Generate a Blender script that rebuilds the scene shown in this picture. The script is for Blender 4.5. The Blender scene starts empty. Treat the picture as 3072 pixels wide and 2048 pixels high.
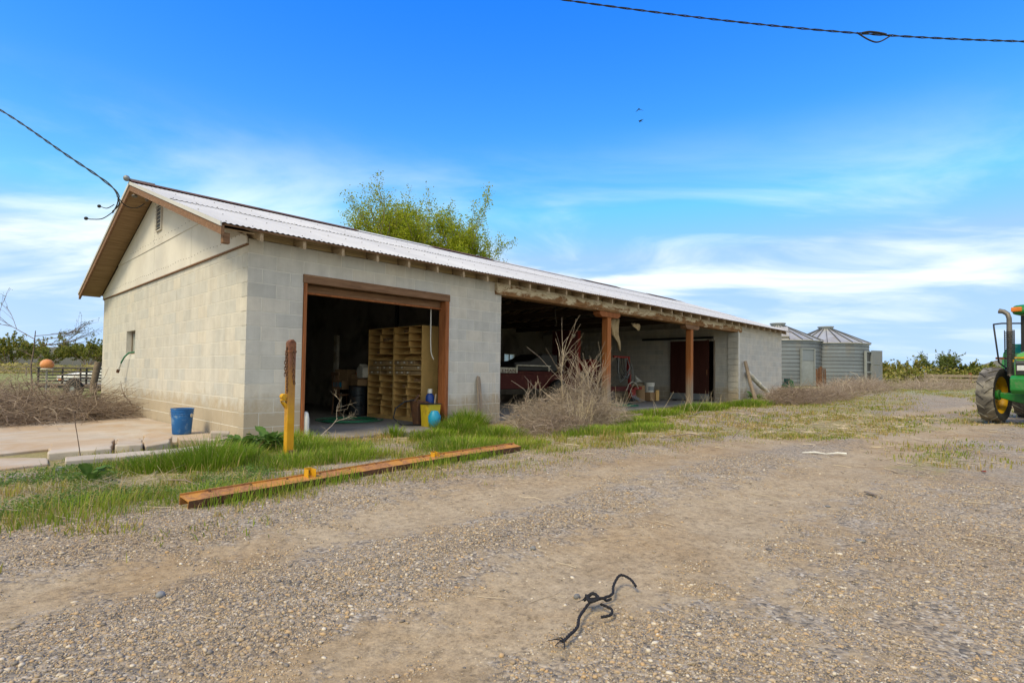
import bpy, math, random
import numpy as np
from mathutils import Vector, Matrix, Euler, noise as mnoise

SC = bpy.context.scene
COL = SC.collection
rad = math.radians
random.seed(11)
RNG = np.random.default_rng(11)

# ------------------------------------------------------------------ camera
cam_d = bpy.data.cameras.new('camera')
cam = bpy.data.objects.new('camera', cam_d)
COL.objects.link(cam)
SC.camera = cam
CAM = Vector((-2.99914, -7.98812, 1.00467))
_yaw, _pit, _rol = rad(46.206), rad(1.828), rad(0.753)
_f = Vector((math.cos(_pit)*math.sin(_yaw), math.cos(_pit)*math.cos(_yaw), math.sin(_pit)))
_r = Vector((math.cos(_yaw), -math.sin(_yaw), 0))
_u = _r.cross(_f)
_r2 = _r*math.cos(_rol) + _u*math.sin(_rol)
_u2 = -_r*math.sin(_rol) + _u*math.cos(_rol)
M = Matrix((_r2, _u2, -_f)).transposed().to_4x4()
M.translation = CAM
cam.matrix_world = M
cam_d.sensor_width = 36.0
cam_d.lens = 36.0*1666.867/3072
cam_d.shift_x = 0.46/3072
cam_d.shift_y = 43.224/3072
cam_d.clip_start = 0.05
cam_d.clip_end = 9000

# ------------------------------------------------------------------ sky and sun
SUN_DIR = Vector((-0.82, -0.12, 1.0)).normalized()       # towards the sun
w = bpy.data.worlds.new('World')
SC.world = w
w.use_nodes = True
nt = w.node_tree
nt.nodes.clear()
def wn(t, **k):
    n = nt.nodes.new(t)
    for a, b in k.items():
        setattr(n, a, b)
    return n
wout = wn('ShaderNodeOutputWorld')
bg = wn('ShaderNodeBackground')
bg.inputs['Strength'].default_value = 0.15
sky = wn('ShaderNodeTexSky', sky_type='NISHITA')
sky.sun_disc = False
sky.sun_elevation = math.asin(SUN_DIR.z)
sky.sun_rotation = math.atan2(SUN_DIR.x, SUN_DIR.y)
sky.altitude = 800
sky.air_density = 1.0
sky.dust_density = 0.25
sky.ozone_density = 2.5
hsv = wn('ShaderNodeHueSaturation')
hsv.inputs['Hue'].default_value = 0.521
hsv.inputs['Saturation'].default_value = 1.42
hsv.inputs['Value'].default_value = 1.28
nt.links.new(sky.outputs[0], hsv.inputs['Color'])
capn = wn('ShaderNodeMixRGB', blend_type='DARKEN')
capn.inputs['Fac'].default_value = 1.0
capn.inputs['Color2'].default_value = (1.0, 1.84, 3.7, 1)
nt.links.new(hsv.outputs[0], capn.inputs['Color1'])
# thin streaky clouds: noise on a flat layer above the viewer
tc = wn('ShaderNodeTexCoord')
sep = wn('ShaderNodeSeparateXYZ')
nt.links.new(tc.outputs['Generated'], sep.inputs[0])
def wmath(op, a, b=None, clamp=False):
    n = wn('ShaderNodeMath', operation=op, use_clamp=clamp)
    for i, v in enumerate((a, b)):
        if v is None:
            continue
        if isinstance(v, (int, float)):
            n.inputs[i].default_value = v
        else:
            nt.links.new(v, n.inputs[i])
    return n.outputs[0]
zz = wmath('ADD', wmath('MAXIMUM', sep.outputs['Z'], 0.0), 0.10)
cx = wmath('DIVIDE', sep.outputs['X'], zz)
cy = wmath('DIVIDE', sep.outputs['Y'], zz)
comb = wn('ShaderNodeCombineXYZ')
nt.links.new(cx, comb.inputs[0]); nt.links.new(cy, comb.inputs[1])
mpr = wn('ShaderNodeMapping')
mpr.inputs['Rotation'].default_value = (0, 0, rad(46))
nt.links.new(comb.outputs[0], mpr.inputs['Vector'])
mp = wn('ShaderNodeMapping')
mp.inputs['Scale'].default_value = (0.62, 1.0, 1)
mp.inputs['Location'].default_value = (4.2, 2.0, 0)
nt.links.new(mpr.outputs[0], mp.inputs['Vector'])
n1 = wn('ShaderNodeTexNoise')
n1.inputs['Scale'].default_value = 1.0
n1.inputs['Detail'].default_value = 8
n1.inputs['Roughness'].default_value = 0.56
n1.inputs['Distortion'].default_value = 0.6
nt.links.new(mp.outputs[0], n1.inputs['Vector'])
cr = wn('ShaderNodeValToRGB')
cr.color_ramp.interpolation = 'EASE'
cr.color_ramp.elements[0].position = 0.41
cr.color_ramp.elements[0].color = (0, 0, 0, 1)
cr.color_ramp.elements[1].position = 0.70
cr.color_ramp.elements[1].color = (1, 1, 1, 1)
nt.links.new(n1.outputs['Fac'], cr.inputs[0])
def wramp(v, a, b, c, d):
    m = wn('ShaderNodeMapRange', interpolation_type='SMOOTHSTEP')
    nt.links.new(v, m.inputs[0])
    for i, q in enumerate((a, b, c, d)):
        m.inputs[1+i].default_value = q
    return m.outputs[0]
# blue gap around the view; bright veil added outside it for soft white light
gap = wn('ShaderNodeVectorMath', operation='DOT_PRODUCT')
nt.links.new(tc.outputs['Generated'], gap.inputs[0])
_ga, _ge = rad(46), rad(45)
gap.inputs[1].default_value = (math.sin(_ga)*math.cos(_ge), math.cos(_ga)*math.cos(_ge), math.sin(_ge))
low = wmath('MULTIPLY', wramp(sep.outputs['Z'], 0.17, 0.42, 1.0, 0.0), wramp(sep.outputs['Z'], 0.05, 0.18, 0.25, 1.0))
veil = wramp(gap.outputs['Value'], 0.25, 0.62, 1.0, 0.0)
veil = wmath('MULTIPLY', veil, wmath('ADD', wmath('MULTIPLY', cr.outputs[0], 0.4), 0.45))
cm = wmath('MAXIMUM', wmath('MULTIPLY', wmath('MULTIPLY', cr.outputs[0], low), 0.56), veil)
cm = wmath('ADD', cm, wramp(sep.outputs['Z'], 0.0, 0.24, 0.13, 0.0), True)
mix = wn('ShaderNodeMixRGB')
mix.inputs['Color2'].default_value = (4.6, 4.5, 4.4, 1)
nt.links.new(cm, mix.inputs['Fac'])
nt.links.new(capn.outputs[0], mix.inputs['Color1'])
nt.links.new(mix.outputs[0], bg.inputs['Color'])
nt.links.new(bg.outputs[0], wout.inputs[0])

sun_d = bpy.data.lights.new('sun', 'SUN')
sun_d.energy = 1.5
sun_d.angle = rad(20)
sun_d.color = (1.0, 0.87, 0.70)
sun = bpy.data.objects.new('sun', sun_d)
COL.objects.link(sun)
sun.rotation_euler = SUN_DIR.to_track_quat('Z', 'Y').to_euler()
sun.location = (-20, 8, 30)

SC.view_settings.view_transform = 'Standard'
SC.view_settings.look = 'None'
SC.view_settings.gamma = 1
SC.view_settings.exposure = 1.25
SC.view_settings.use_white_balance = True
SC.view_settings.white_balance_temperature = 7800
SC.view_settings.white_balance_tint = -1
SC.cycles.max_bounces = 8
SC.cycles.diffuse_bounces = 4
SC.cycles.transparent_max_bounces = 8

# ------------------------------------------------------------------ helpers: naming, meshes
def tag(o, label=None, cat=None, group=None, kind=None):
    if label: o['label'] = label
    if cat: o['category'] = cat
    if group: o['group'] = group
    if kind: o['kind'] = kind
    return o

def thing(name, label, cat, loc=(0, 0, 0), rz=0.0, group=None):
    o = bpy.data.objects.new(name, None)
    o.empty_display_size = 0.1
    COL.objects.link(o)
    o.location = loc
    o.rotation_euler = (0, 0, rz)
    return tag(o, label, cat, group)

def copy_tree(o, parent=None):
    c = o.copy()
    COL.objects.link(c)
    c.parent = parent
    for ch in list(o.children):
        copy_tree(ch, c)
    return c

def rotm(rot):
    return Euler(rot).to_matrix()

class MB:
    def __init__(s):
        s.v = []; s.f = []
    def add(s, vs, fs):
        n = len(s.v)
        s.v += [tuple(v) for v in vs]
        s.f += [[i+n for i in f] for f in fs]
        return s
    def box(s, x0, x1, y0, y1, z0, z1):
        return s.add([(x0,y0,z0),(x1,y0,z0),(x1,y1,z0),(x0,y1,z0),(x0,y0,z1),(x1,y0,z1),(x1,y1,z1),(x0,y1,z1)],
                     [(0,3,2,1),(4,5,6,7),(0,1,5,4),(1,2,6,5),(2,3,7,6),(3,0,4,7)])
    def bx(s, c, size, rot=(0,0,0)):
        m = rotm(rot); c = Vector(c); h = [q/2 for q in size]
        n = len(s.v)
        s.box(-h[0],h[0],-h[1],h[1],-h[2],h[2])
        for i in range(n, len(s.v)):
            s.v[i] = tuple(m @ Vector(s.v[i]) + c)
        return s
    def bar(s, p0, p1, a, b, up=(0,0,1)):
        p0 = Vector(p0); p1 = Vector(p1); d = (p1-p0); L = d.length; d.normalize()
        x = d.cross(Vector(up))
        if x.length < 1e-4: x = d.cross(Vector((1,0,0)))
        x.normalize(); y = x.cross(d)
        vs = []
        for p in (p0, p1):
            for i, j in ((-1,-1),(1,-1),(1,1),(-1,1)):
                vs.append(p + x*(i*a/2) + y*(j*b/2))
        return s.add(vs, [(0,1,2,3),(7,6,5,4),(0,4,5,1),(1,5,6,2),(2,6,7,3),(3,7,4,0)])
    def tube(s, pts, r, n=8, caps=True, closed=False):
        pts = [Vector(p) for p in pts]
        k = len(pts)
        rs = r if hasattr(r, '__len__') else [r]*k
        ref = None; vs = []
        for i, p in enumerate(pts):
            a = pts[(i-1) % k] if (closed or i > 0) else p
            b = pts[(i+1) % k] if (closed or i < k-1) else p
            t = (b-a)
            if t.length < 1e-9: t = Vector((0,0,1))
            t.normalize()
            if ref is None:
                ref = t.cross(Vector((0.13,0.07,1)))
                if ref.length < 1e-3: ref = t.cross(Vector((1,0,0)))
            ref = ref - t*ref.dot(t)
            if ref.length < 1e-6: ref = t.orthogonal()
            ref.normalize()
            q = t.cross(ref)
            for j in range(n):
                a_ = 2*math.pi*j/n
                vs.append(p + (ref*math.cos(a_) + q*math.sin(a_))*rs[i])
        fs = []
        for i in range(k if closed else k-1):
            i2 = (i+1) % k
            for j in range(n):
                j2 = (j+1) % n
                fs.append((i*n+j, i*n+j2, i2*n+j2, i2*n+j))
        if caps and not closed:
            fs.append(list(range(n))[::-1]); fs.append([(k-1)*n+j for j in range(n)])
        return s.add(vs, fs)
    def cyl(s, p0, p1, r0, r1=None, n=16, caps=True):
        return s.tube([p0, p1], [r0, r0 if r1 is None else r1], n, caps)
    def lathe(s, prof, n=24, c=(0,0,0), m=None):
        vs = []; fs = []; k = len(prof); c = Vector(c)
        for r, z in prof:
            for j in range(n):
                a = 2*math.pi*j/n
                v = Vector((r*math.cos(a), r*math.sin(a), z))
                vs.append((m @ v if m else v) + c)
        for i in range(k-1):
            for j in range(n):
                j2 = (j+1) % n
                fs.append((i*n+j, i*n+j2, (i+1)*n+j2, (i+1)*n+j))
        return s.add(vs, fs)
    def prism(s, poly, a0, a1, axis='y'):
        # poly in the other two axes, in xyz order
        def mk(p, a):
            return {'x': (a,p[0],p[1]), 'y': (p[0],a,p[1]), 'z': (p[0],p[1],a)}[axis]
        n = len(poly)
        vs = [mk(p, a0) for p in poly] + [mk(p, a1) for p in poly]
        fs = [list(range(n)), list(range(2*n-1, n-1, -1))] + [(i, n+i, n+(i+1) % n, (i+1) % n) for i in range(n)]
        return s.add(vs, fs)
    def ball(s, c, r, n=12, k=8, sc=(1,1,1)):
        c = Vector(c)
        prof = [(max(1e-4, math.sin(math.pi*i/k))*r, -math.cos(math.pi*i/k)*r) for i in range(k+1)]
        n0 = len(s.v); s.lathe(prof, n)
        for i in range(n0, len(s.v)):
            v = s.v[i]; s.v[i] = (v[0]*sc[0]+c.x, v[1]*sc[1]+c.y, v[2]*sc[2]+c.z)
        return s
    def xf(s, loc=(0,0,0), rot=(0,0,0), n0=0):
        m = rotm(rot); l = Vector(loc)
        for i in range(n0, len(s.v)):
            s.v[i] = tuple(m @ Vector(s.v[i]) + l)
        return s
    def mesh(s, name, m, smooth=None):
        me = bpy.data.meshes.new(name)
        me.from_pydata(s.v, [], s.f)
        me.validate()
        import bmesh
        b = bmesh.new(); b.from_mesh(me)
        bmesh.ops.recalc_face_normals(b, faces=b.faces)
        b.to_mesh(me); b.free()
        if smooth:
            me.polygons.foreach_set('use_smooth', [True]*len(me.polygons))
            me.set_sharp_from_angle(angle=rad(smooth))
        if m: me.materials.append(m)
        me.update()
        return me
    def build(s, name, m, parent=None, smooth=None, bevel=0, loc=(0,0,0), rot=(0,0,0), kind=None):
        o = bpy.data.objects.new(name, s.mesh(name, m, smooth))
        COL.objects.link(o)
        o.location = loc; o.rotation_euler = rot
        if parent: o.parent = parent
        if bevel:
            md = o.modifiers.new('bevel', 'BEVEL')
            md.width = bevel; md.segments = 2; md.limit_method = 'ANGLE'; md.angle_limit = rad(40)
        if kind: o['kind'] = kind
        return o

def npmesh(name, V, F, m, attrs=None, smooth=False, parent=None, loc=(0,0,0)):
    V = np.asarray(V, np.float32); F = np.asarray(F, np.int32)
    me = bpy.data.meshes.new(name)
    me.vertices.add(len(V)); me.vertices.foreach_set('co', V.ravel())
    k = F.shape[1]
    me.loops.add(F.size); me.loops.foreach_set('vertex_index', F.ravel())
    me.polygons.add(len(F)); me.polygons.foreach_set('loop_start', np.arange(0, F.size, k, dtype=np.int32))
    if smooth: me.polygons.foreach_set('use_smooth', np.ones(len(F), bool))
    for n, a in (attrs or {}).items():
        at = me.attributes.new(n, 'FLOAT', 'POINT')
        at.data.foreach_set('value', np.asarray(a, np.float32))
    if isinstance(m, (list, tuple)):
        for q in m: me.materials.append(q)
    elif m: me.materials.append(m)
    me.update(calc_edges=True)
    o = bpy.data.objects.new(name, me)
    COL.objects.link(o); o.location = loc
    if parent: o.parent = parent
    return o

def obj(name, me, parent=None, loc=(0,0,0), rot=(0,0,0)):
    o = bpy.data.objects.new(name, me); COL.objects.link(o)
    o.location = loc; o.rotation_euler = rot
    if parent: o.parent = parent
    return o

# value noise for masks
_perm = np.random.default_rng(5).random((256, 256))
def vnoise(x, y, s):
    x = np.asarray(x, float)/s; y = np.asarray(y, float)/s
    xi = np.floor(x).astype(int); yi = np.floor(y).astype(int)
    fx = x-xi; fy = y-yi
    fx = fx*fx*(3-2*fx); fy = fy*fy*(3-2*fy)
    g = lambda a, b: _perm[a & 255, b & 255]
    return (g(xi,yi)*(1-fx)+g(xi+1,yi)*fx)*(1-fy)+(g(xi,yi+1)*(1-fx)+g(xi+1,yi+1)*fx)*fy
def fbm(x, y, s, o=4):
    t = 0; a = .5; n = 0
    for i in range(o):
        t = t+a*vnoise(np.asarray(x)+17.3*i, np.asarray(y)-9.1*i, s); n += a; a *= .5; s *= .5
    return t/n
def sstep(a, b, x):
    t = np.clip((np.asarray(x, float)-a)/(b-a), 0, 1)
    return t*t*(3-2*t)

# terrain height
def zg(x, y):
    x = np.asarray(x, float); y = np.asarray(y, float)
    z = 0.09*sstep(8, 17, x) + 0.36*sstep(18.5, 33, x)
    rel = (fbm(x, y, 1.7, 3)-.5)*.05*sstep(0.2, 1.2, -y)
    c = -5.35-.02*(x-2)**2*sstep(-6, 3, x)*.25
    q = y-c
    rut = np.exp(-((q-.62)/.34)**2)+np.exp(-((q+.95)/.36)**2)-.7*np.exp(-((q+.15)/.3)**2)-.5*np.exp(-((q-1.25)/.25)**2)
    rut = rut*sstep(40, 20, x)*sstep(-14, -9, x)
    return z + rel - .022*rut*(.5+fbm(x, y, .8, 3))
def zgf(x, y):
    return float(zg(x, y))
# ------------------------------------------------------------------ materials
class NT:
    def __init__(s, name):
        s.m = bpy.data.materials.new(name); s.m.use_nodes = True
        s.t = s.m.node_tree; s.t.nodes.clear()
        s.out = s.t.nodes.new('ShaderNodeOutputMaterial')
        s._tc = None
    def n(s, t, ins=None, **k):
        n = s.t.nodes.new(t)
        for a, b in k.items(): setattr(n, a, b)
        for a, b in (ins or {}).items(): s.set(n.inputs[a], b)
        return n
    def set(s, inp, v):
        if isinstance(v, bpy.types.NodeSocket): s.t.links.new(v, inp)
        else:
            if isinstance(v, tuple) and len(v) == 3 and inp.type == 'RGBA': v = v+(1,)
            inp.default_value = v
    @property
    def co(s):
        if not s._tc: s._tc = s.n('ShaderNodeTexCoord')
        return s._tc.outputs['Object']
    def pos(s):
        return s.n('ShaderNodeNewGeometry').outputs['Position']
    def noise(s, scale, detail=4, rough=.55, dist=0, vec=None, stretch=None):
        v = vec or s.co
        if stretch:
            v = s.n('ShaderNodeMapping', {'Vector': v, 'Scale': stretch}).outputs[0]
        return s.n('ShaderNodeTexNoise', {'Vector': v, 'Scale': scale, 'Detail': detail, 'Roughness': rough, 'Distortion': dist}).outputs['Fac']
    def ramp(s, f, *st, interp='LINEAR'):
        r = s.n('ShaderNodeValToRGB', {'Fac': f})
        e = r.color_ramp; e.interpolation = interp
        while len(e.elements) < len(st): e.elements.new(0.5)
        for q, (p, c) in zip(e.elements, st):
            q.position = p
            q.color = (c, c, c, 1) if isinstance(c, (int, float)) else (*c, 1)
        return r.outputs[0]
    def mix(s, f, a, b, blend='MIX'):
        n = s.n('ShaderNodeMixRGB', {'Fac': f, 'Color1': a, 'Color2': b}, blend_type=blend)
        return n.outputs[0]
    def math(s, op, a, b=0.0, clamp=False):
        n = s.n('ShaderNodeMath', operation=op, use_clamp=clamp)
        s.set(n.inputs[0], a); s.set(n.inputs[1], b)
        return n.outputs[0]
    def bump(s, h, strength=.3, dist=.01, normal=None):
        i = {'Height': h, 'Strength': strength, 'Distance': dist}
        if normal: i['Normal'] = normal
        return s.n('ShaderNodeBump', i).outputs[0]
    def attr(s, name):
        return s.n('ShaderNodeAttribute', attribute_name=name).outputs['Fac']
    def island(s):
        a = s.n('ShaderNodeNewGeometry').outputs['Random Per Island']
        b = s.n('ShaderNodeObjectInfo').outputs['Random']
        return s.math('FRACT', s.math('ADD', s.math('MULTIPLY', a, 7.31), s.math('MULTIPLY', b, 3.77)))
    def pbsdf(s, col, rough=.8, metal=0., normal=None, spec=.4, **k):
        i = {'Base Color': col, 'Roughness': rough, 'Metallic': metal, 'Specular IOR Level': spec}
        if normal: i['Normal'] = normal
        i.update(k)
        b = s.n('ShaderNodeBsdfPrincipled', i)
        s.t.links.new(b.outputs[0], s.out.inputs[0])
        return s.m

def sc(c, k): return tuple(min(1., q*k) for q in c)

def pmat(name, c, var=.25, scale=6., rough=.8, bump=.25, bscale=60., metal=0., stretch=None, stain=None, spec=.35, speck=None, perobj=0.0):
    t = NT(name)
    n = t.noise(scale, 5, .6, stretch=stretch)
    col = t.ramp(n, (.28, sc(c, 1-var)), (.72, sc(c, 1+var*.7)))
    if perobj:
        col = t.mix(perobj, col, t.ramp(t.island(), (0, sc(c, .6)), (1, sc(c, 1.35))))
    if stain:
        sc_, amt, ssc = stain
        sn = t.noise(ssc, 6, .65, .4, stretch=stretch)
        lo = .62-.35*amt
        col = t.mix(t.ramp(sn, (lo, 0.), (lo+.16, 1.)), col, sc_)
    if speck:
        sc_, th, ssc = speck
        col = t.mix(t.ramp(t.noise(ssc, 3, .7), (th, 0.), (th+.03, 1.)), col, sc_)
    bn = t.noise(bscale, 4, .6, stretch=stretch)
    return t.pbsdf(col, rough, metal, t.bump(bn, bump, .01), spec)

def blockmat():
    t = NT('painted_block')
    r = t.island()
    col = t.ramp(r, (0, (.50,.485,.45)), (.2, (.585,.55,.495)), (.4, (.545,.53,.495)), (.6, (.605,.56,.49)), (.8, (.565,.54,.495)), (1, (.525,.515,.485)))
    p = t.pos()
    col = t.mix(.75, col, t.ramp(t.noise(3.0, 5, .65, vec=p), (.3, .74), (.7, 1.0)), 'MULTIPLY')
    # rain streaks running down the paint
    col = t.mix(.28, col, t.ramp(t.noise(1.0, 5, .7, vec=p, stretch=(7, 7, .5)), (.35, .62), (.62, 1.0)), 'MULTIPLY')
    # soil splash along the foot of the wall
    z = t.n('ShaderNodeSeparateXYZ', {'Vector': p}).outputs['Z']
    sp = t.math('ADD', z, t.math('MULTIPLY', t.noise(4, 6, .72, vec=p), -.85))
    col = t.mix(t.ramp(sp, (-.1, .75), (.22, 0.)), col, (.36,.285,.195))
    fleck = t.ramp(t.noise(38, 2, .5, vec=p), (.74, 0.), (.77, .8))
    col = t.mix(fleck, col, (.2,.18,.16))
    b = t.bump(t.noise(130, 4, .7, vec=p), .35, .004)
    b = t.bump(t.noise(9, 3, .6, vec=p), .15, .01, b)
    return t.pbsdf(col, .92, 0, b, .2)

def roofmat():
    t = NT('painted_corrugated_steel')
    p = t.pos()
    col = t.ramp(t.noise(.9, 5, .6, vec=p), (.3, (.49,.485,.475)), (.7, (.58,.575,.56)))
    st = t.ramp(t.noise(1.0, 6, .7, vec=p, stretch=(14, .8, .8)), (.50, 0.), (.78, .5))
    col = t.mix(st, col, (.50,.475,.43))
    big = t.ramp(t.noise(.55, 6, .7, .8, vec=p), (.56, 0.), (.74, .55))
    col = t.mix(big, col, (.46,.42,.36))
    sx = t.math('FLOOR', t.math('DIVIDE', t.n('ShaderNodeSeparateXYZ', {'Vector': p}).outputs['X'], .66))
    wn_ = t.n('ShaderNodeTexWhiteNoise', noise_dimensions='1D'); t.set(wn_.inputs['W'], sx)
    col = t.mix(.6, col, t.ramp(wn_.outputs['Value'], (0, .84), (1, 1.)), 'MULTIPLY')
    rust = t.ramp(t.noise(22, 4, .75, vec=p), (.68, 0.), (.74, .85))
    col = t.mix(rust, col, (.22,.15,.11))
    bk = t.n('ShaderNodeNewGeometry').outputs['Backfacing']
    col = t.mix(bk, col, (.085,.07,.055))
    return t.pbsdf(col, .62, .0, t.bump(t.noise(20, 3, vec=p), .05, .01), .2)

def peelmat():
    t = NT('peeling_painted_beam')
    n = t.noise(2.2, 8, .72, .6, stretch=(1, 3.2, 3.2))
    z = t.n('ShaderNodeSeparateXYZ', {'Vector': t.co}).outputs['Z']
    k = t.math('ADD', n, t.math('MULTIPLY', t.math('SUBTRACT', 2.70, z), 1.1))
    bare = t.ramp(t.noise(5, 5, .6, stretch=(.6, 5, 5)), (.3, (.13,.06,.028)), (.7, (.33,.18,.085)))
    paint = t.ramp(t.noise(7, 4, .6, stretch=(1,3,3)), (.3, (.52,.43,.30)), (.7, (.66,.58,.44)))
    m = t.ramp(k, (.44, 0.), (.52, 1.))
    col = t.mix(m, paint, bare)
    fl = t.ramp(t.noise(11, 3, .8, 1.), (.66, 0.), (.69, 1.))
    col = t.mix(fl, col, (.62,.58,.5))
    return t.pbsdf(col, .85, 0, t.bump(t.math('ADD', n, t.math('MULTIPLY', m, -.3)), .7, .02), .2)

def woodmat(name, c1, c2, c3=None, stretch=(9,9,.6), worn=None, rough=.8):
    t = NT(name)
    g = t.noise(3., 7, .68, .7, stretch=stretch)
    col = t.ramp(g, (.25, c1), (.55, c2), (.8, c3 or sc(c2, 1.3)))
    if worn:   # weathered grey wood below the given height, with a ragged limit
        z = t.n('ShaderNodeSeparateXYZ', {'Vector': t.pos()}).outputs['Z']
        k = t.math('ADD', z, t.math('MULTIPLY', t.noise(2.2, 5, .7, stretch=(5,5,.7)), worn[1]))
        wc = t.ramp(g, (.25, (.13,.10,.075)), (.6, (.32,.25,.19)), (.85, (.42,.36,.29)))
        col = t.mix(t.ramp(t.math('SUBTRACT', k, worn[0]), (0., 1.), (.6, 0.)), col, wc)
    return t.pbsdf(col, rough, 0, t.bump(g, .5, .012), .25)

def rustmat(name, base, rust=(.20,.085,.035), amt=.5, scale=4., dark=(.06,.03,.02), metal=.1):
    t = NT(name)
    n = t.noise(scale, 8, .7, .5)
    k = .62-.3*amt
    col = t.mix(t.ramp(n, (k, 0.), (k+.12, 1.)), base, t.ramp(t.noise(scale*5, 5, .7), (.3, sc(rust, .55)), (.7, sc(rust, 1.5))))
    col = t.mix(t.ramp(t.noise(scale*2.3, 6, .75), (.62, 0.), (.72, .9)), col, dark)
    return t.pbsdf(col, .75, metal, t.bump(t.noise(60, 4, .7), .35, .006), .35)

def leafmat(name, *ramp, trans=.35, rough=.6):
    t = NT(name)
    col = t.ramp(t.attr('tint'), *ramp)
    d = t.n('ShaderNodeBsdfPrincipled', {'Base Color': col, 'Roughness': rough, 'Specular IOR Level': .25})
    tr = t.n('ShaderNodeBsdfTranslucent', {'Color': col})
    mx = t.n('ShaderNodeMixShader', {'Fac': trans})
    t.t.links.new(d.outputs[0], mx.inputs[1]); t.t.links.new(tr.outputs[0], mx.inputs[2])
    t.t.links.new(mx.outputs[0], t.out.inputs[0])
    return t.m

def stemmat(name, *ramp):
    t = NT(name)
    return t.pbsdf(t.ramp(t.attr('tint'), *ramp), .9, 0, None, .15)

def glassmat(name, c, rough=.15, alpha=None):
    t = NT(name)
    return t.pbsdf(c, rough, 0, None, .5, **({'Transmission Weight': alpha} if alpha else {}))

def groundmat():
    t = NT('gravel_and_dirt')
    p = t.pos()
    gr = t.attr('gravel'); gs = t.attr('grass'); fa = t.attr('far')
    dirt = t.ramp(t.noise(2.2, 7, .65, vec=p), (.25, (.33,.245,.15)), (.5, (.425,.328,.212)), (.8, (.50,.40,.268)))
    fine = t.ramp(t.noise(75, 4, .7, vec=p), (.3, .62), (.62, 1.))
    dirt = t.mix(.7, dirt, fine, 'MULTIPLY')
    pts = t.n('ShaderNodeMapping', {'Vector': p, 'Scale': (1, 1, .35)}).outputs[0]
    vo = t.n('ShaderNodeTexVoronoi', {'Vector': pts, 'Scale': 62., 'Randomness': 1.}, feature='F1')
    hue = t.n('ShaderNodeSeparateColor', {'Color': vo.outputs['Color']}).outputs[0]
    stone = t.ramp(hue, (0, (.15,.135,.115)), (.2, (.25,.21,.165)), (.38, (.38,.31,.23)), (.55, (.43,.335,.225)), (.7, (.33,.28,.22)), (.85, (.46,.385,.295)), (1., (.53,.47,.38)))
    shade = t.ramp(vo.outputs['Distance'], (.25, 1.), (.75, .72))
    stone = t.mix(.8, stone, shade, 'MULTIPLY')
    k = t.math('ADD', gr, t.math('MULTIPLY', t.math('SUBTRACT', t.noise(5.5, 6, .7, vec=p), .5), 1.9))
    km = t.ramp(k, (.36, 0.), (.60, 1.))
    col = t.mix(km, dirt, stone)
    fl = t.ramp(t.noise(21, 7, .82, vec=p), (.36, .52), (.5, .96), (.66, 1.22))
    col = t.mix(.9, col, fl, 'MULTIPLY')
    wb = t.ramp(t.noise(.55, 6, .7, .5, vec=p), (.48, 0.), (.66, .6))
    col = t.mix(wb, col, t.mix(1., col, (.80,.66,.48), 'MULTIPLY'))
    # thatch of dead and green ground growth
    th = t.ramp(t.noise(14, 6, .7, 1., vec=p), (.3, (.17,.165,.055)), (.5, (.27,.235,.10)), (.7, (.36,.29,.17)))
    km2 = t.ramp(t.math('ADD', gs, t.math('MULTIPLY', t.math('SUBTRACT', t.noise(3.1, 7, .75, vec=p), .5), 1.5)), (.42, 0.), (.62, .85))
    col = t.mix(km2, col, th)
    fld = t.ramp(t.noise(.05, 6, .65, vec=p, stretch=(1, 1.6, 1)), (.3, (.15,.235,.045)), (.5, (.27,.255,.10)), (.7, (.19,.27,.06)))
    col = t.mix(fa, col, fld)
    h = t.math('ADD', t.math('MULTIPLY', t.math('MULTIPLY', vo.outputs['Distance'], km), -1.2), t.math('MULTIPLY', t.noise(40, 5, .7, vec=p), .8))
    b = t.bump(h, .55, .010)
    b = t.bump(t.noise(6, 5, .6, vec=p), .4, .03, b)
    return t.pbsdf(col, .95, 0, b, .12)

def pebblemat():
    t = NT('river_pebbles')
    r = t.island()
    col = t.ramp(r, (0, (.055,.06,.07)), (.12, (.14,.14,.145)), (.26, (.29,.235,.175)), (.40, (.43,.325,.205)), (.54, (.50,.315,.155)), (.66, (.23,.195,.16)), (.8, (.42,.315,.215)), (.92, (.56,.49,.39)), (1., (.72,.66,.56)))
    col = t.mix(.5, col, t.ramp(t.noise(120, 3, .6), (.3, .6), (.7, 1.)), 'MULTIPLY')
    col = t.mix(t.ramp(t.noise(3.5, 4, .6, vec=t.pos()), (.35, .1), (.7, .5)), col, (.44,.335,.215))
    return t.pbsdf(col, .85, 0, None, .2)

def concmat(name, c=(.46,.40,.335), stain=(.40,.275,.165)):
    t = NT(name)
    p = t.pos()
    col = t.ramp(t.noise(1.4, 7, .65, vec=p), (.3, sc(c, .8)), (.7, sc(c, 1.12)))
    col = t.mix(t.ramp(t.noise(.9, 6, .7, .6, vec=p), (.42, 0.), (.62, .75)), col, stain)
    col = t.mix(t.ramp(t.noise(45, 3, .6, vec=p), (.66, 0.), (.72, .6)), col, (.16,.13,.1))
    b = t.bump(t.noise(70, 5, .7, vec=p), .4, .005)
    return t.pbsdf(col, .92, 0, b, .2)

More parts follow.
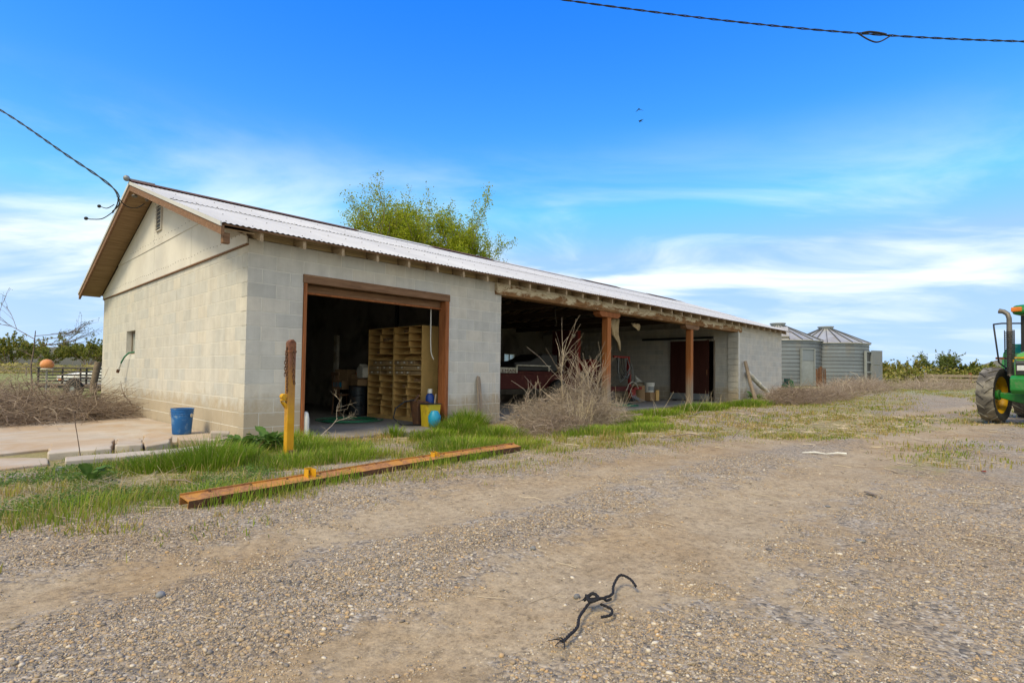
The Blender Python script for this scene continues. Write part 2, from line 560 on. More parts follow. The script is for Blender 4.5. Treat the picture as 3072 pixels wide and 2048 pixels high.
MAT = {}
MAT['block'] = blockmat()
MAT['mortar'] = pmat('mortar', (.60,.575,.52), .12, 8, .95, .3, 90)
MAT['roof'] = roofmat()
MAT['peel'] = peelmat()
MAT['gable'] = pmat('painted_siding', (.60,.565,.515), .1, 1.3, .7, .05, 30, stain=((.54,.50,.45), .35, 1.1))
MAT['nail'] = pmat('nail_rust', (.09,.07,.06), .2)
MAT['ply'] = woodmat('plywood', (.17,.105,.055), (.31,.205,.115), (.41,.285,.17), stretch=(.7,7,7))
MAT['rafter'] = woodmat('rafter_wood', (.20,.135,.08), (.40,.30,.20), (.54,.44,.32), stretch=(8,.7,8))
MAT['frieze'] = woodmat('frieze_board', (.38,.28,.16), (.52,.41,.25), (.58,.47,.31), stretch=(.5,6,9))
MAT['brownwood'] = woodmat('brown_trim', (.10,.05,.028), (.21,.115,.065), (.33,.21,.13), stretch=(.7,7,9))
MAT['jamb'] = woodmat('red_stained_jamb', (.13,.04,.015), (.30,.105,.038), (.42,.20,.095), stretch=(8,8,.7))
MAT['post'] = woodmat('red_stained_post', (.19,.055,.018), (.36,.125,.038), (.42,.165,.055), stretch=(10,10,.4), worn=(1.05, .9))
MAT['greywood'] = woodmat('weathered_wood', (.11,.085,.065), (.25,.20,.155), (.37,.31,.25), stretch=(9,9,.7))
MAT['bark'] = pmat('bark', (.20,.155,.115), .35, 20, .95, .6, 40)
MAT['conc'] = concmat('concrete_old')
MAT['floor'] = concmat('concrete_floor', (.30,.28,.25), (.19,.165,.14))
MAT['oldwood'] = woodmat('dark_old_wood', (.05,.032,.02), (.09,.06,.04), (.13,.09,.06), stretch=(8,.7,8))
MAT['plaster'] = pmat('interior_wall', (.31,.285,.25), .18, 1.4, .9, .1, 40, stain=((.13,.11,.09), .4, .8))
MAT['reddoor'] = pmat('red_brown_door', (.055,.014,.009), .25, 3, .6, .1, 30, stretch=(1,1,.3))
MAT['greysteel'] = pmat('grey_sheet', (.25,.27,.28), .15, 4, .5, .05, 30, metal=.3)
MAT['black'] = pmat('black_metal', (.02,.02,.022), .3, 8, .5, .1)
MAT['blackrub'] = pmat('black_rubber', (.022,.022,.022), .3, 8, .75, .15)
MAT['galv'] = pmat('galvanised_steel', (.195,.22,.25), .18, 1.5, .5, .06, 20, metal=.55, stretch=(1,1,.35), stain=((.22,.215,.21), .4, 1.2), perobj=.35)
MAT['galvroof'] = pmat('galvanised_roof', (.46,.46,.44), .16, 1.0, .5, .05, 20, metal=.35, stain=((.36,.33,.28), .3, .8), perobj=.3)
MAT['shelf'] = pmat('tan_painted_wood', (.64,.40,.15), .18, 3, .65, .1, 40, stain=((.54,.34,.12), .35, 4))
MAT['shelfdark'] = pmat('tan_drawer', (.36,.24,.125), .2, 5, .7, .1, 40, perobj=.5)
MAT['paper'] = pmat('paper_tag', (.66,.62,.52), .1, 20)
MAT['card'] = pmat('cardboard', (.30,.185,.095), .18, 4, .85, .1, 40)
MAT['white'] = pmat('white_plastic', (.66,.65,.60), .1, 4, .45, .03)
MAT['offwhite'] = pmat('aged_white', (.52,.50,.44), .2, 3, .6, .1, stain=((.34,.28,.19), .4, 4))
MAT['bluebucket'] = pmat('blue_plastic', (.010,.11,.33), .25, 7, .5, .08, stain=((.16,.26,.38), .26, 7), spec=.35)
MAT['cyan'] = pmat('light_blue_plastic', (.01,.28,.46), .15, 6, .4, .03)
MAT['dkblue'] = pmat('dark_blue_plastic', (.01,.05,.25), .15, 6, .4, .03)
MAT['yellow'] = pmat('yellow_plastic', (.50,.38,.03), .2, 5, .5, .05, stain=((.25,.18,.04), .25, 5))
MAT['orange'] = pmat('orange_plastic', (.62,.17,.025), .15, 5, .5, .05)
MAT['orangefade'] = pmat('faded_orange_plastic', (.60,.24,.09), .18, 9, .6, .08, stain=((.66,.42,.25), .3, 7))
MAT['greenhose'] = pmat('green_hose', (.02,.155,.075), .2, 9, .45, .05)
MAT['yellowpaint'] = rustmat('yellow_paint_rusting', (.56,.30,.018), amt=.28, scale=5)
def posty():
    t = NT('yellow_paint_worn_upward')
    z = t.n('ShaderNodeSeparateXYZ', {'Vector': t.co}).outputs['Z']
    n = t.noise(5, 7, .72, .5, stretch=(3, 3, .6))
    k = t.math('ADD', z, t.math('MULTIPLY', n, .75))
    rs = t.ramp(t.noise(24, 5, .7), (.3, (.15,.062,.04)), (.7, (.27,.125,.075)))
    ye = t.ramp(t.noise(4, 5, .6), (.3, (.46,.22,.012)), (.7, (.60,.33,.02)))
    col = t.mix(t.ramp(t.math('MULTIPLY', k, .5), (.36, 0.), (.54, .5), (.76, 1.)), ye, rs)
    col = t.mix(t.ramp(n, (.57, 0.), (.66, .9)), col, rs)
    return t.pbsdf(col, .7, .05, t.bump(t.noise(60, 4, .7), .3, .005), .3)
MAT['posty'] = posty()
MAT['yellowtop'] = rustmat('rusted_cap', (.30,.13,.05), (.15,.06,.035), .8, 6)
MAT['rustbeam'] = rustmat('rusty_orange_beam', (.50,.23,.05), (.33,.15,.06), .6, 7, (.12,.055,.03))
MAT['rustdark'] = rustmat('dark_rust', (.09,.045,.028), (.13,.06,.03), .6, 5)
MAT['rust'] = rustmat('rust', (.16,.07,.035), (.22,.09,.04), .6, 6)
MAT['redmachine'] = rustmat('red_machine_paint', (.07,.009,.008), (.11,.03,.02), .25, 4, (.03,.01,.008))
MAT['redbright'] = rustmat('red_frame_paint', (.22,.022,.017), (.2,.05,.03), .18, 5, (.06,.02,.015))
MAT['tgreen'] = pmat('tractor_green', (.014,.19,.035), .2, 3, .42, .03, 30, spec=.4, stain=((.14,.17,.09), .22, 4))
MAT['dullgreen'] = pmat('faded_green', (.03,.13,.05), .3, 5, .6, .1, stain=((.10,.07,.04), .3, 5))
MAT['tlime'] = pmat('tractor_hood_green', (.10,.31,.055), .15, 3, .4, .02, 30, spec=.4, stain=((.25,.30,.14), .2, 4))
MAT['tyellow'] = pmat('wheel_yellow', (.52,.30,.012), .2, 4, .5, .05, stain=((.25,.15,.04), .35, 3))
MAT['tyre'] = pmat('dusty_tyre', (.10,.092,.082), .35, 4, .9, .2, 60, stain=((.235,.215,.18), .55, 3))
MAT['tyredark'] = pmat('tyre_sidewall', (.028,.027,.026), .3, 5, .8, .1, 50)
MAT['hoop'] = pmat('hoop_steel', (.10,.105,.115), .2, 4, .6, .05, metal=.3)
MAT['chrome'] = pmat('lamp_glass', (.62,.62,.6), .1, 8, .15, .02, metal=.5)
MAT['cabglass'] = glassmat('cab_glass', (.35,.5,.42), .05, .85)
MAT['pane'] = glassmat('frosted_pane', (.80,.84,.80), .45, .8)
MAT['exhaust'] = pmat('exhaust_steel', (.16,.145,.13), .3, 9, .55, .1, metal=.5)
MAT['carwhite'] = pmat('white_car_paint', (.72,.72,.72), .05, 2, .25, .01, spec=.5)
MAT['carglass'] = glassmat('dark_car_glass', (.03,.035,.04), .08)
MAT['cloth'] = pmat('tan_cloth', (.40,.30,.18), .25, 6, .95, .3, 90)
MAT['rope'] = pmat('black_rope', (.018,.018,.022), .4, 40, .9, .6, 200)
MAT['cable'] = pmat('cable_black', (.02,.02,.022), .3, 10, .7, .1)
MAT['barrel'] = pmat('dark_drum', (.03,.038,.045), .4, 5, .4, .08, metal=.3, stain=((.09,.055,.035), .3, 5))
MAT['rock'] = pmat('grey_stone', (.20,.20,.20), .3, 18, .85, .3, 60, perobj=.6)
MAT['hill'] = pmat('far_hill', (.135,.135,.125), .2, .006, .95, .0)
MAT['pebble'] = pebblemat()
MAT['ground'] = groundmat()
MAT['grass'] = leafmat('grass_green', (0, (.12,.215,.016)), (.35, (.19,.30,.026)), (.6, (.29,.36,.04)), (.8, (.38,.37,.075)), (1, (.52,.42,.19)), trans=.45)
MAT['grassy'] = leafmat('grass_short', (0, (.15,.23,.02)), (.35, (.24,.285,.035)), (.6, (.33,.30,.06)), (.8, (.42,.28,.10)), (1, (.50,.37,.19)), trans=.42)
MAT['weed'] = leafmat('broad_leaf', (0, (.05,.13,.022)), (.6, (.12,.21,.045)), (1, (.21,.28,.09)), trans=.3)
MAT['leafy'] = leafmat('spring_leaf', (0, (.18,.23,.016)), (.45, (.31,.37,.026)), (.8, (.42,.43,.04)), (1, (.48,.44,.08)), trans=.5)
MAT['leafdark'] = leafmat('shrub_leaf', (0, (.07,.10,.022)), (.4, (.19,.22,.04)), (.7, (.34,.30,.07)), (1, (.46,.38,.17)), trans=.45)
MAT['stalk'] = stemmat('dry_stalk', (0, (.13,.09,.06)), (.3, (.27,.21,.155)), (.6, (.42,.345,.27)), (.85, (.54,.45,.34)), (1, (.62,.51,.34)))
MAT['brush'] = stemmat('dry_brush', (0, (.12,.085,.06)), (.35, (.24,.18,.14)), (.65, (.36,.285,.225)), (.9, (.47,.385,.30)), (1, (.56,.47,.34)))
# ------------------------------------------------------------------ ground
def grid_axis(lo, hi, f0, f1, fine, ratio=1.25):
    a = list(np.arange(f0, f1+1e-6, fine))
    s = fine; x = f1
    while x < hi:
        s *= ratio; x += s; a.append(x)
    s = fine; x = f0; b = []
    while x > lo:
        s *= ratio; x -= s; b.append(x)
    return np.array(b[::-1]+a)

# lower edge of the grassy strip in front of the barn
GX = np.array([-9, -4, -2.3, -1.7, -0.3, .7, 2.1, 3.6, 4.8, 6.6, 8, 12, 30])
GY = np.array([-3.0, -3.1, -3.55, -3.75, -3.35, -3.4, -3.4, -3.55, -3.6, -4.2, -5.2, -5.4, -4.5])
def grass_mask(x, y):
    yb = np.interp(x, GX, GY) + (fbm(x, y, .9, 4)-.5)*1.5
    m = sstep(-.35, .75, y-yb)
    # bare gravel behind the steel channel and before the doorway
    bare1 = np.exp(-(((x+.05)/.95)**2+((y+2.75)/.38)**2)**2)
    bare2 = np.exp(-(((x-1.35)/.75)**2+((y+1.75)/.55)**2)**2)
    bare3 = np.exp(-(((x+2.6)/.55)**2+((y+1.2)/.35)**2)**2)
    m = m*(1-.92*bare1)*(1-.75*bare2)*(1-.85*bare3)
    # low mottled mat out in the yard
    yd = sstep(3.0, 7.5, x)*sstep(-10.5, -7.5, y)
    p = sstep(.44, .64, fbm(x*.8+40, y*1.6, 2.2, 5))*yd
    q = np.exp(-(((x-5.4)/2.2)**2+((y+7.0)/.5)**2))*.6
    near = m*(1-.6*sstep(5, 9, x)*sstep(-.6, -2.0, y))
    return np.clip(np.maximum(np.maximum(near, p*.72), q), 0, 1)

def gravel_mask(x, y):
    # wheel tracks swing past the barn front; stones are thrown between and outside them
    c = -5.35-.02*(x-2)**2*sstep(-6, 3, x)*.25
    a = (y-c)
    tr = np.exp(-((a-.62)/.42)**2)+np.exp(-((a+.95)/.46)**2)
    g = .66-.58*tr+.55*(fbm(x*.7, y*1.4, 1.1, 4)-.5)+.25*np.exp(-((x+2.6)/1.3)**2)
    return np.clip(g, 0, 1)

gx = grid_axis(-3200, 3600, -6, 24, .15)
gy = grid_axis(-1500, 3600, -9.4, 6, .15)
XX, YY = np.meshgrid(gx, gy, indexing='ij')
ZZ = zg(XX, YY)
inside = (XX > -.0) & (XX < 21.7) & (YY > .45) & (YY < 9.3)
ZZ = np.where(inside, ZZ-.06, ZZ)
idx = np.arange(XX.size).reshape(XX.shape)
F = np.stack([idx[:-1,:-1], idx[1:,:-1], idx[1:,1:], idx[:-1,1:]], -1).reshape(-1, 4)
xf_, yf_ = XX.ravel(), YY.ravel()
rr = np.hypot(xf_, yf_)
ground = npmesh('ground', np.stack([xf_, yf_, ZZ.ravel()], -1), F, MAT['ground'],
    {'gravel': gravel_mask(xf_, yf_), 'grass': grass_mask(xf_, yf_)*sstep(40, 24, rr)*(1-.0*xf_),
     'far': np.maximum(sstep(24, 38, rr), np.maximum(sstep(5.5, 9, yf_)*sstep(.5, -.5, xf_), sstep(10, 13, yf_)))}, smooth=True)
tag(ground, kind='structure')

def smooth_hill(name, pts, base, depth, m):
    V = []; F = []
    n = len(pts)
    for i, (x, y, z) in enumerate(pts):
        V += [(x, y, base), (x, y, z)]
    for i, (x, y, z) in enumerate(pts):
        d = Vector((x-CAM.x, y-CAM.y)).normalized()*depth
        V.append((x+d.x, y+d.y, z*.9)); 
    for i, (x, y, z) in enumerate(pts):
        d = Vector((x-CAM.x, y-CAM.y)).normalized()*depth*2.2
        V.append((x+d.x, y+d.y, base))
    for i in range(n-1):
        F += [(2*i, 2*i+2, 2*i+3, 2*i+1), (2*i+1, 2*i+3, 2*n+i+1, 2*n+i), (2*n+i, 2*n+i+1, 3*n+i+1, 3*n+i)]
    o = npmesh(name, V, F, m, smooth=True)
    return tag(o, kind='structure')
def hill_line(px0, px1, dist, zs):
    # a ridge seen between two bearings (degrees from +Y towards +X)
    out = []
    for i, z in enumerate(zs):
        a = rad(px0+(px1-px0)*i/(len(zs)-1))
        out.append((CAM.x+dist*math.sin(a), CAM.y+dist*math.cos(a), z))
    return out
smooth_hill('hill', hill_line(-8, 30, 850, [19,21,23,24.5,25,25,24,23,21,18,14,10,6]), -3, 300, MAT['hill'])
smooth_hill('hill', hill_line(80, 100, 2600, [-8,-4,6,36,70,92,100,104,106,104,100,96]), -10, 800, MAT['hill'])

# ------------------------------------------------------------------ barn
W = 9.368
CH = 0.2032
BL = 0.4064
XE = 21.76           # far end
HT = 14*CH           # wall height 2.845
SL = 0.334
def zroof(y):
    return 2.91+SL*((y+.35) if y <= W/2 else (W-y+.35))

barn = thing('block_barn', 'long low white block barn with a corrugated steel roof and open bays', 'barn')

_bc = {}
def block_mesh(L, H, D, corner=False):
    """block with its front at -y; chamfered front edges"""
    key = (round(L, 3), round(H, 3), round(D, 3), corner)
    if key in _bc: return _bc[key]
    c = .0022; b = MB()
    x0, x1, z0, z1 = 0, L, 0, H
    if corner:
        b.box(0, L, 0, D, 0, H)
    else:
        vs = [(x0,D,z0),(x1,D,z0),(x1,D,z1),(x0,D,z1),(x0,c,z0),(x1,c,z0),(x1,c,z1),(x0,c,z1),
              (x0+c,0,z0+c),(x1-c,0,z0+c),(x1-c,0,z1-c),(x0+c,0,z1-c)]
        fs = [(0,1,5,4),(1,2,6,5),(2,3,7,6),(3,0,4,7),(4,5,9,8),(5,6,10,9),(6,7,11,10),(7,4,8,11),(8,9,10,11)]
        b.add(vs, fs)
    me = b.mesh('block', MAT['block'])
    _bc[key] = me
    return me

J = .0055
cands = []     # (distance, wall, matrix placement, size)
def lay(wall, L, u_of, courses, opens, start0=0.0, skip0=0.0, z0=0.0, tops=None, lens=None):
    """rectangles of a running bond: list of (u0,u1,v0,v1)"""
    out = []
    for k in range(courses):
        v0 = z0+k*CH; v1 = v0+CH
        u = -start0 if k % 2 == 0 else -start0-BL/2
        while u < L:
            a, b = max(u, 0), min(u+BL, L)
            u += BL
            if b-a < .02: continue
            segs = [(a, b)]
            for (o0, o1, p0, p1) in opens:
                if p1 <= v0+.01 or p0 >= v1-.01: continue
                ns = []
                for (s0, s1) in segs:
                    if o1 <= s0 or o0 >= s1: ns.append((s0, s1)); continue
                    if o0-s0 > .02: ns.append((s0, o0))
                    if s1-o1 > .02: ns.append((o1, s1))
                segs = ns
            for s0, s1 in segs: out.append((s0, s1, v0, v1, k))
    return out

# mortar cores (parts), blocks are their children
def wall_core(boxes):
    b = MB()
    for q in boxes: b.box(*q)
    return b.build('wall', MAT['mortar'], barn)
T = .2
DX0, DX1, DZ = .8128, 3.62, 12*CH
front = wall_core([(.006, DX0-.004, .003, T, -.15, HT-.004), (DX1+.004, 5.0, .003, T, -.15, 13*CH-.003), (DX0-.004, DX1+.004, .003, T, DZ+.004, HT-.004),
                   (DX1+.004, 4.812, .003, T, 13*CH-.003, HT-.004)])
WY0, WY1, WZ0, WZ1 = 6.10, 6.87, 6*CH+.1, 9*CH
gable = wall_core([(.003, T, T+.001, WY0, -.15, HT-.004), (.003, T, WY1, W-.006, -.15, HT-.004), (.003, T, WY0, WY1, -.15, WZ0-.002), (.003, T, WY0, WY1, WZ1+.002, HT-.004)])
endfront = wall_core([(17.24, XE-.006, .003, T, -.05, HT-.004)])
cross = wall_core([(17.04, 17.23, -.04, .8, -.05, HT-.004), (17.04, 17.23, 2.6, W-.2, -.05, HT-.004), (17.04, 17.23, .8, 2.6, 2.32, HT-.004)])

DB = .06
for (a, b, v0, v1, k) in lay(front, 5.0, None, 14, [(DX0, DX1, 0, DZ), (4.812, 5.1, 13*CH, 20)]):
    corner = a == 0
    L = b-a-2*J
    if corner:
        D = (BL if b-a < BL*.6 else BL/2)-2*J+.005
        pos = (0, 0, v0+J); me = block_mesh(b-J, v1-v0-2*J, D+.0, True)
    else:
        pos = (a+J, 0, v0+J); me = block_mesh(L, v1-v0-2*J, DB)
    cands.append((0.0 if True else 1, front, me, pos, 0.0))
gl = []
for (a, b, v0, v1, k) in lay(gable, W, None, 14, [(WY0, WY1, WZ0, WZ1)], start0=BL/2):
    if a == 0: continue       # corner block belongs to the front
    gl.append(((a+b)/2, a, b, v0, v1))
gl.sort()
for (_, a, b, v0, v1) in gl:
    # front faces -X: rotate local (x along, y depth) so that x -> -Y world ; placed at its far edge
    cands.append((a, gable, block_mesh(b-a-2*J, v1-v0-2*J, DB), (0, b-J, v0+J), -math.pi/2))
fr = [c for c in cands if c[1] is front]
ga = [c for c in cands if c[1] is gable]
N_IND = 300-len(fr)
for _, wl, me, pos, rz in fr+ga[:N_IND]:
    obj('block', me, wl, pos, (0, 0, rz))
def join_blocks(lst, wl):
    b = MB()
    for _, _w, me, pos, rz in lst:
        m = Matrix.Translation(pos) @ Matrix.Rotation(rz, 4, 'Z')
        b.add([m @ v.co for v in me.vertices], [list(p.vertices) for p in me.polygons])
    o = b.build('block', MAT['block'], wl, kind='stuff')
    return o
join_blocks(ga[N_IND:], gable)
l2 = [(0, endfront, block_mesh(b-a-2*J, v1-v0-2*J, DB), (17.232+a+J, 0, v0+J), 0) for (a, b, v0, v1, k) in lay(endfront, XE-17.232, None, 14, [])]
join_blocks(l2, endfront)
l3 = []
for (a, b, v0, v1, k) in lay(cross, W-.2+.05, None, 14, [(.85, 2.60, 0, 2.34)], start0=.1):
    l3.append((0, cross, block_mesh(b-a-2*J, v1-v0-2*J, .03), (17.032, -.05+b-J, v0+J), -math.pi/2))
join_blocks(l3, cross)
# pilaster at the head of the cross wall, a little proud
pil = MB()
for k in range(13):
    pil.box(16.985, 17.03, -.075, .30, k*CH+J, (k+1)*CH-J)
pil.build('pilaster', MAT['block'], barn, kind='stuff')

# inner and rear walls
def gable_poly(y0, y1, zb):
    return [(y0, zb), (y1, zb), (y1, zroof(y1)-.22), (W/2, zroof(W/2)-.22), (y0, zroof(y0)-.22)]
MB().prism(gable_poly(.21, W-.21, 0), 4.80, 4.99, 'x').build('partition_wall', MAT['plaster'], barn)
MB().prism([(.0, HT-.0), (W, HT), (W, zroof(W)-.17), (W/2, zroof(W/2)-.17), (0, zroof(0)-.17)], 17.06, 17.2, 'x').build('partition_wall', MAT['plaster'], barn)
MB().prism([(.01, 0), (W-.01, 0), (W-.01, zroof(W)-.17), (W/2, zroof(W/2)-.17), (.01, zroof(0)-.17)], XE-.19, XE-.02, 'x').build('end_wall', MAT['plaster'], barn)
BW0, BW1, BZ0, BZ1 = 14.42, 15.16, 1.36, 1.90
bw = MB()
for q in ((.21, BW0, 0, 2.99), (BW1, XE-.2, 0, 2.99), (BW0, BW1, 0, BZ0), (BW0, BW1, BZ1, 2.99)):
    bw.box(q[0], q[1], W-.2, W-.01, q[2], q[3])
bw.build('rear_wall', MAT['plaster'], barn)
wf = MB()
for q in ((BW0+.001, BW1-.001, BZ0+.001, BZ0+.04), (BW0+.001, BW1-.001, BZ1-.04, BZ1-.001), (BW0+.001, BW0+.04, BZ0+.04, BZ1-.04), (BW1-.04, BW1-.001, BZ0+.04, BZ1-.04), ((BW0+BW1)/2-.012, (BW0+BW1)/2+.012, BZ0+.04, BZ1-.04)):
    wf.box(q[0], q[1], W-.17, W-.1, q[2], q[3])
wfo = wf.build('window', MAT['offwhite'], barn)
for a, b in ((BW0+.04, (BW0+BW1)/2-.012), ((BW0+BW1)/2+.012, BW1-.04)):
    MB().box(a, b, W-.14, W-.134, BZ0+.04, BZ1-.04).build('pane', MAT['pane'], wfo)

# side window in the gable wall with a steel frame set back in the opening
gw = MB()
for q in ((WY0+.001, WY1-.001, WZ0+.001, WZ0+.04), (WY0+.001, WY1-.001, WZ1-.04, WZ1-.001), (WY0+.001, WY0+.035, WZ0+.04, WZ1-.04), (WY1-.035, WY1-.001, WZ0+.04, WZ1-.04), (6.47, 6.50, WZ0+.04, WZ1-.04)):
    gw.box(.10, .14, *q)
gwo = gw.build('window', MAT['greywood'], barn)
for a, b in ((WY0+.035, 6.47), (6.50, WY1-.035)):
    MB().box(.118, .124, a, b, WZ0+.04, WZ1-.04).build('pane', MAT['pane'], gwo)
MB().box(.012, .19, WY0+.002, WY1-.002, WZ0-.03, WZ0).build('sill', MAT['conc'], gwo)

# ---- gable cladding
OX = .48
gp_all = MB()
ylim = [(0.0, 2.35), (2.35, 4.68), (4.68, 7.0), (7.0, W)]
zs1 = 3.42
def gtop(y): return zroof(y)-.16
def clad(poly, x=-.0):
    # one sheet in the gable plane, 12 mm thick
    return MB().prism(poly, x-.030, x-.012, 'x').build('siding_sheet', MAT['gable'], barn)
gb = HT-.075
def yat(z):     # where the rake is at height z (near side)
    return (z+.16-2.91)/SL-.35
g = .004
ya = yat(zs1)
# lower band of sheets
edges = [(-.012, 2.40), (2.40, 4.68), (4.68, 6.98), (6.98, W+.01)]
for (a, b) in edges:
    top = []
    for y in (b-g, a+g):
        top.append((y, min(zs1-g, gtop(min(max(y, 0), W)))))
    poly = [(a+g, gb), (b-g, gb), top[0]]
    if a < ya < b: poly.append((ya, zs1-g))
    if a < W-ya < b: poly.append((W-ya, zs1-g))
    poly.append(top[1])
    clad(poly)
# upper sheets, lapped 10 mm proud
VY0, VY1, VZ0, VZ1 = 4.15, 4.46, 3.68, 4.16
clad([(ya+.0, zs1-.02), (4.68-g, zs1-.02), (4.68-g, gtop(4.68)), (ya, zs1)], -.012)
clad([(4.68+g, zs1-.02), (W-ya, zs1-.02), (W-ya, zs1), (4.68+g, gtop(4.68))], -.012)
# vent with slats
v = MB()
v.box(-.055, -.043, VY0, VY1, VZ0, VZ1)
vent = v.build('vent', MAT['black'], barn)
for i in range(6):
    z = VZ0+.05+i*(VZ1-VZ0-.07)/5.3
    MB().bx((-.060, (VY0+VY1)/2, z), (.026, VY1-VY0, .008), (0, rad(-35), 0)).build('slat', MAT['gable'], vent)
vf = MB()
for q in ((VY0-.02, VY0, VZ0, VZ1), (VY1, VY1+.02, VZ0, VZ1), (VY0-.02, VY1+.02, VZ1, VZ1+.02), (VY0-.02, VY1+.02, VZ0-.02, VZ0)):
    vf.box(-.075, -.043, *q)
vf.build('vent_frame', MAT['gable'], vent)
# dark drip strip under the cladding, rows of nails
MB().box(-.034, .003, -.01, W+.01, gb-.022, gb-.002).build('drip_strip', MAT['brownwood'], barn)
nl = MB()
def nail(y, z, x): nl.box(x-.004, x, y-.006, y+.006, z-.006, z+.006)
for i in range(62): nail(.1+i*.15, gb+.14+.012*math.sin(i*7), -.030)
for i in range(24): nail(ya+.25+i*.2, zs1+.10+.01*math.sin(i*5), -.042)
for i in range(14): nail(4.62, zs1+.05+i*.07, -.042)
nl.build('nail_heads', MAT['nail'], barn, kind='stuff')
# finely ribbed flashing near the corner
rb = MB()
for i in range(22):
    y = .02+i*.042
    rb.cyl((-.031, y, gb+.16), (-.031, y, gtop(max(y, 0))-.005), .008, n=6)
rb.build('ribbed_flashing', MAT['gable'], barn, kind='stuff')

# ---- roof: corrugated sheets in two lapped courses per slope
def corrugated(y0, y1, x0, x1, dz, per=.0762, amp=.0065, rows=5, side=1):
    nx = int((x1-x0)/per*6)
    xs = np.linspace(x0, x1, nx+1)
    ys = np.linspace(y0, y1, rows)
    wv = amp*np.sin(2*np.pi*xs/per)
    sag = .012*(fbm(xs, xs*0, 1.5, 2)-.5)
    V = []
    for y in ys:
        z = zroof(y if side > 0 else W-y)
        V.append(np.stack([xs, np.full_like(xs, y if side > 0 else W-y), z+wv+dz+sag], -1))
    V = np.concatenate(V)
    n = nx+1
    i = np.arange(rows-1)[:, None]*n+np.arange(nx)[None]
    F = np.stack([i, i+1, i+n+1, i+n], -1).reshape(-1, 4)
    if side < 0: F = F[:, ::-1]
    return V, F
RX0, RX1 = -OX, XE+.30
for side in (1, -1):
    for (a, b, dz) in ((-.36, 2.2, 0.0), (2.05, W/2+.02, .012)):
        V, F = corrugated(a, b, RX0, RX1, dz, side=side)
        npmesh('roof_sheet', V, F, MAT['roof'], smooth=True, parent=barn)
        if side > 0:
            nn = MB()
            for x in np.arange(RX0+.1, RX1, .34):
                for y in (a+.12, (a+b)/2, b-.12):
                    x_ = x+random.uniform(-.03, .03)
                    z_ = zroof(y)+dz+.012
                    nn.bx((x_, y, z_), (.014, .014, .006))
            nn.build('roof_nails', MAT['nail'], barn, kind='stuff')
# ridge cap: lengths of cap, some rusty and lifted
x = RX0
k = 0
while x < RX1-.1:
    L = min(2.4, RX1-x)
    b = MB()
    m = MAT['rustdark'] if k in (0, 1, 3, 6, 8) else MAT['roof']
    up = .02 if m is MAT['rustdark'] else .012
    for s in (1, -1):
        vs = []
        for xx in (x, x+L+.05):
            vs += [(xx, W/2, zroof(W/2)+.035+up), (xx, W/2-s*.2, zroof(W/2)-.2*SL+.018+up)]
            vs += [(xx, W/2, zroof(W/2)+.029+up), (xx, W/2-s*.2, zroof(W/2)-.2*SL+.012+up)]
        b.add(vs, [(0,4,5,1), (2,3,7,6), (1,5,7,3), (0,1,3,2), (4,6,7,5)])
    b.build('ridge_cap', m, barn)
    x += L; k += 1
MB().cyl((RX0-.02, W/2, zroof(W/2)+.05), (RX0+.42, W/2, zroof(W/2)+.055), .022, n=10).ball((RX0-.05, W/2, zroof(W/2)+.06), .058, 14, 10).build('ridge_finial', MAT['greysteel'], barn, smooth=50)

# skip sheathing boards, fascia edge
sh = [(-.34, -.16), (.1, .28), (.7, .88), (1.4, 1.58), (2.1, 2.28), (2.9, 3.08), (3.7, 3.88), (4.4, 4.58)]
for (a, b) in sh:
    for side in (1, -1):
        vs = []
        for x in (RX0+.02, RX1-.02):
            for y, dz in ((a, -.014), (b, -.014), (b, -.036), (a, -.036)):
                z = zroof(y)+dz
                vs.append((x, y if side > 0 else W-y, z))
        MB().add(vs, [(0,1,2,3), (4,7,6,5), (0,4,5,1), (1,5,6,2), (2,6,7,3), (3,7,4,0)]).build('sheathing_board', MAT['brownwood'], barn)
# rafters
def rafter_mesh():
    b = MB()
    y0 = -.30; y1 = W/2-.02
    prof = [(y0, zroof(y0)-.04), (y1, zroof(y1)-.04), (y1, zroof(y1)-.18), (y0, zroof(y0)-.165)]
    b.prism(prof, -.022, .022, 'x')
    return b.mesh('rafter', MAT['rafter'])
rme = rafter_mesh()
for i in range(37):
    x = .06+i*.6096
    if x > XE: break
    obj('rafter', rme, barn, (x, 0, random.uniform(-.006, .004)))
    obj('rafter', rme, barn, (x, W, -.006), (0, 0, math.pi))
# frieze boards between the rafters
for i in range(36):
    x = .06+i*.6096
    MB().box(x+.024, x+.585, .012, .032, HT+.005, HT+.06).box(x+.024, x+.585, .018, .036, HT+.063, zroof(.02)-.045).build('frieze_board', MAT['frieze'], barn)
MB().box(.01, 4.81, .04, .18, HT-.003, HT+.035).build('wall_plate', MAT['greywood'], barn)
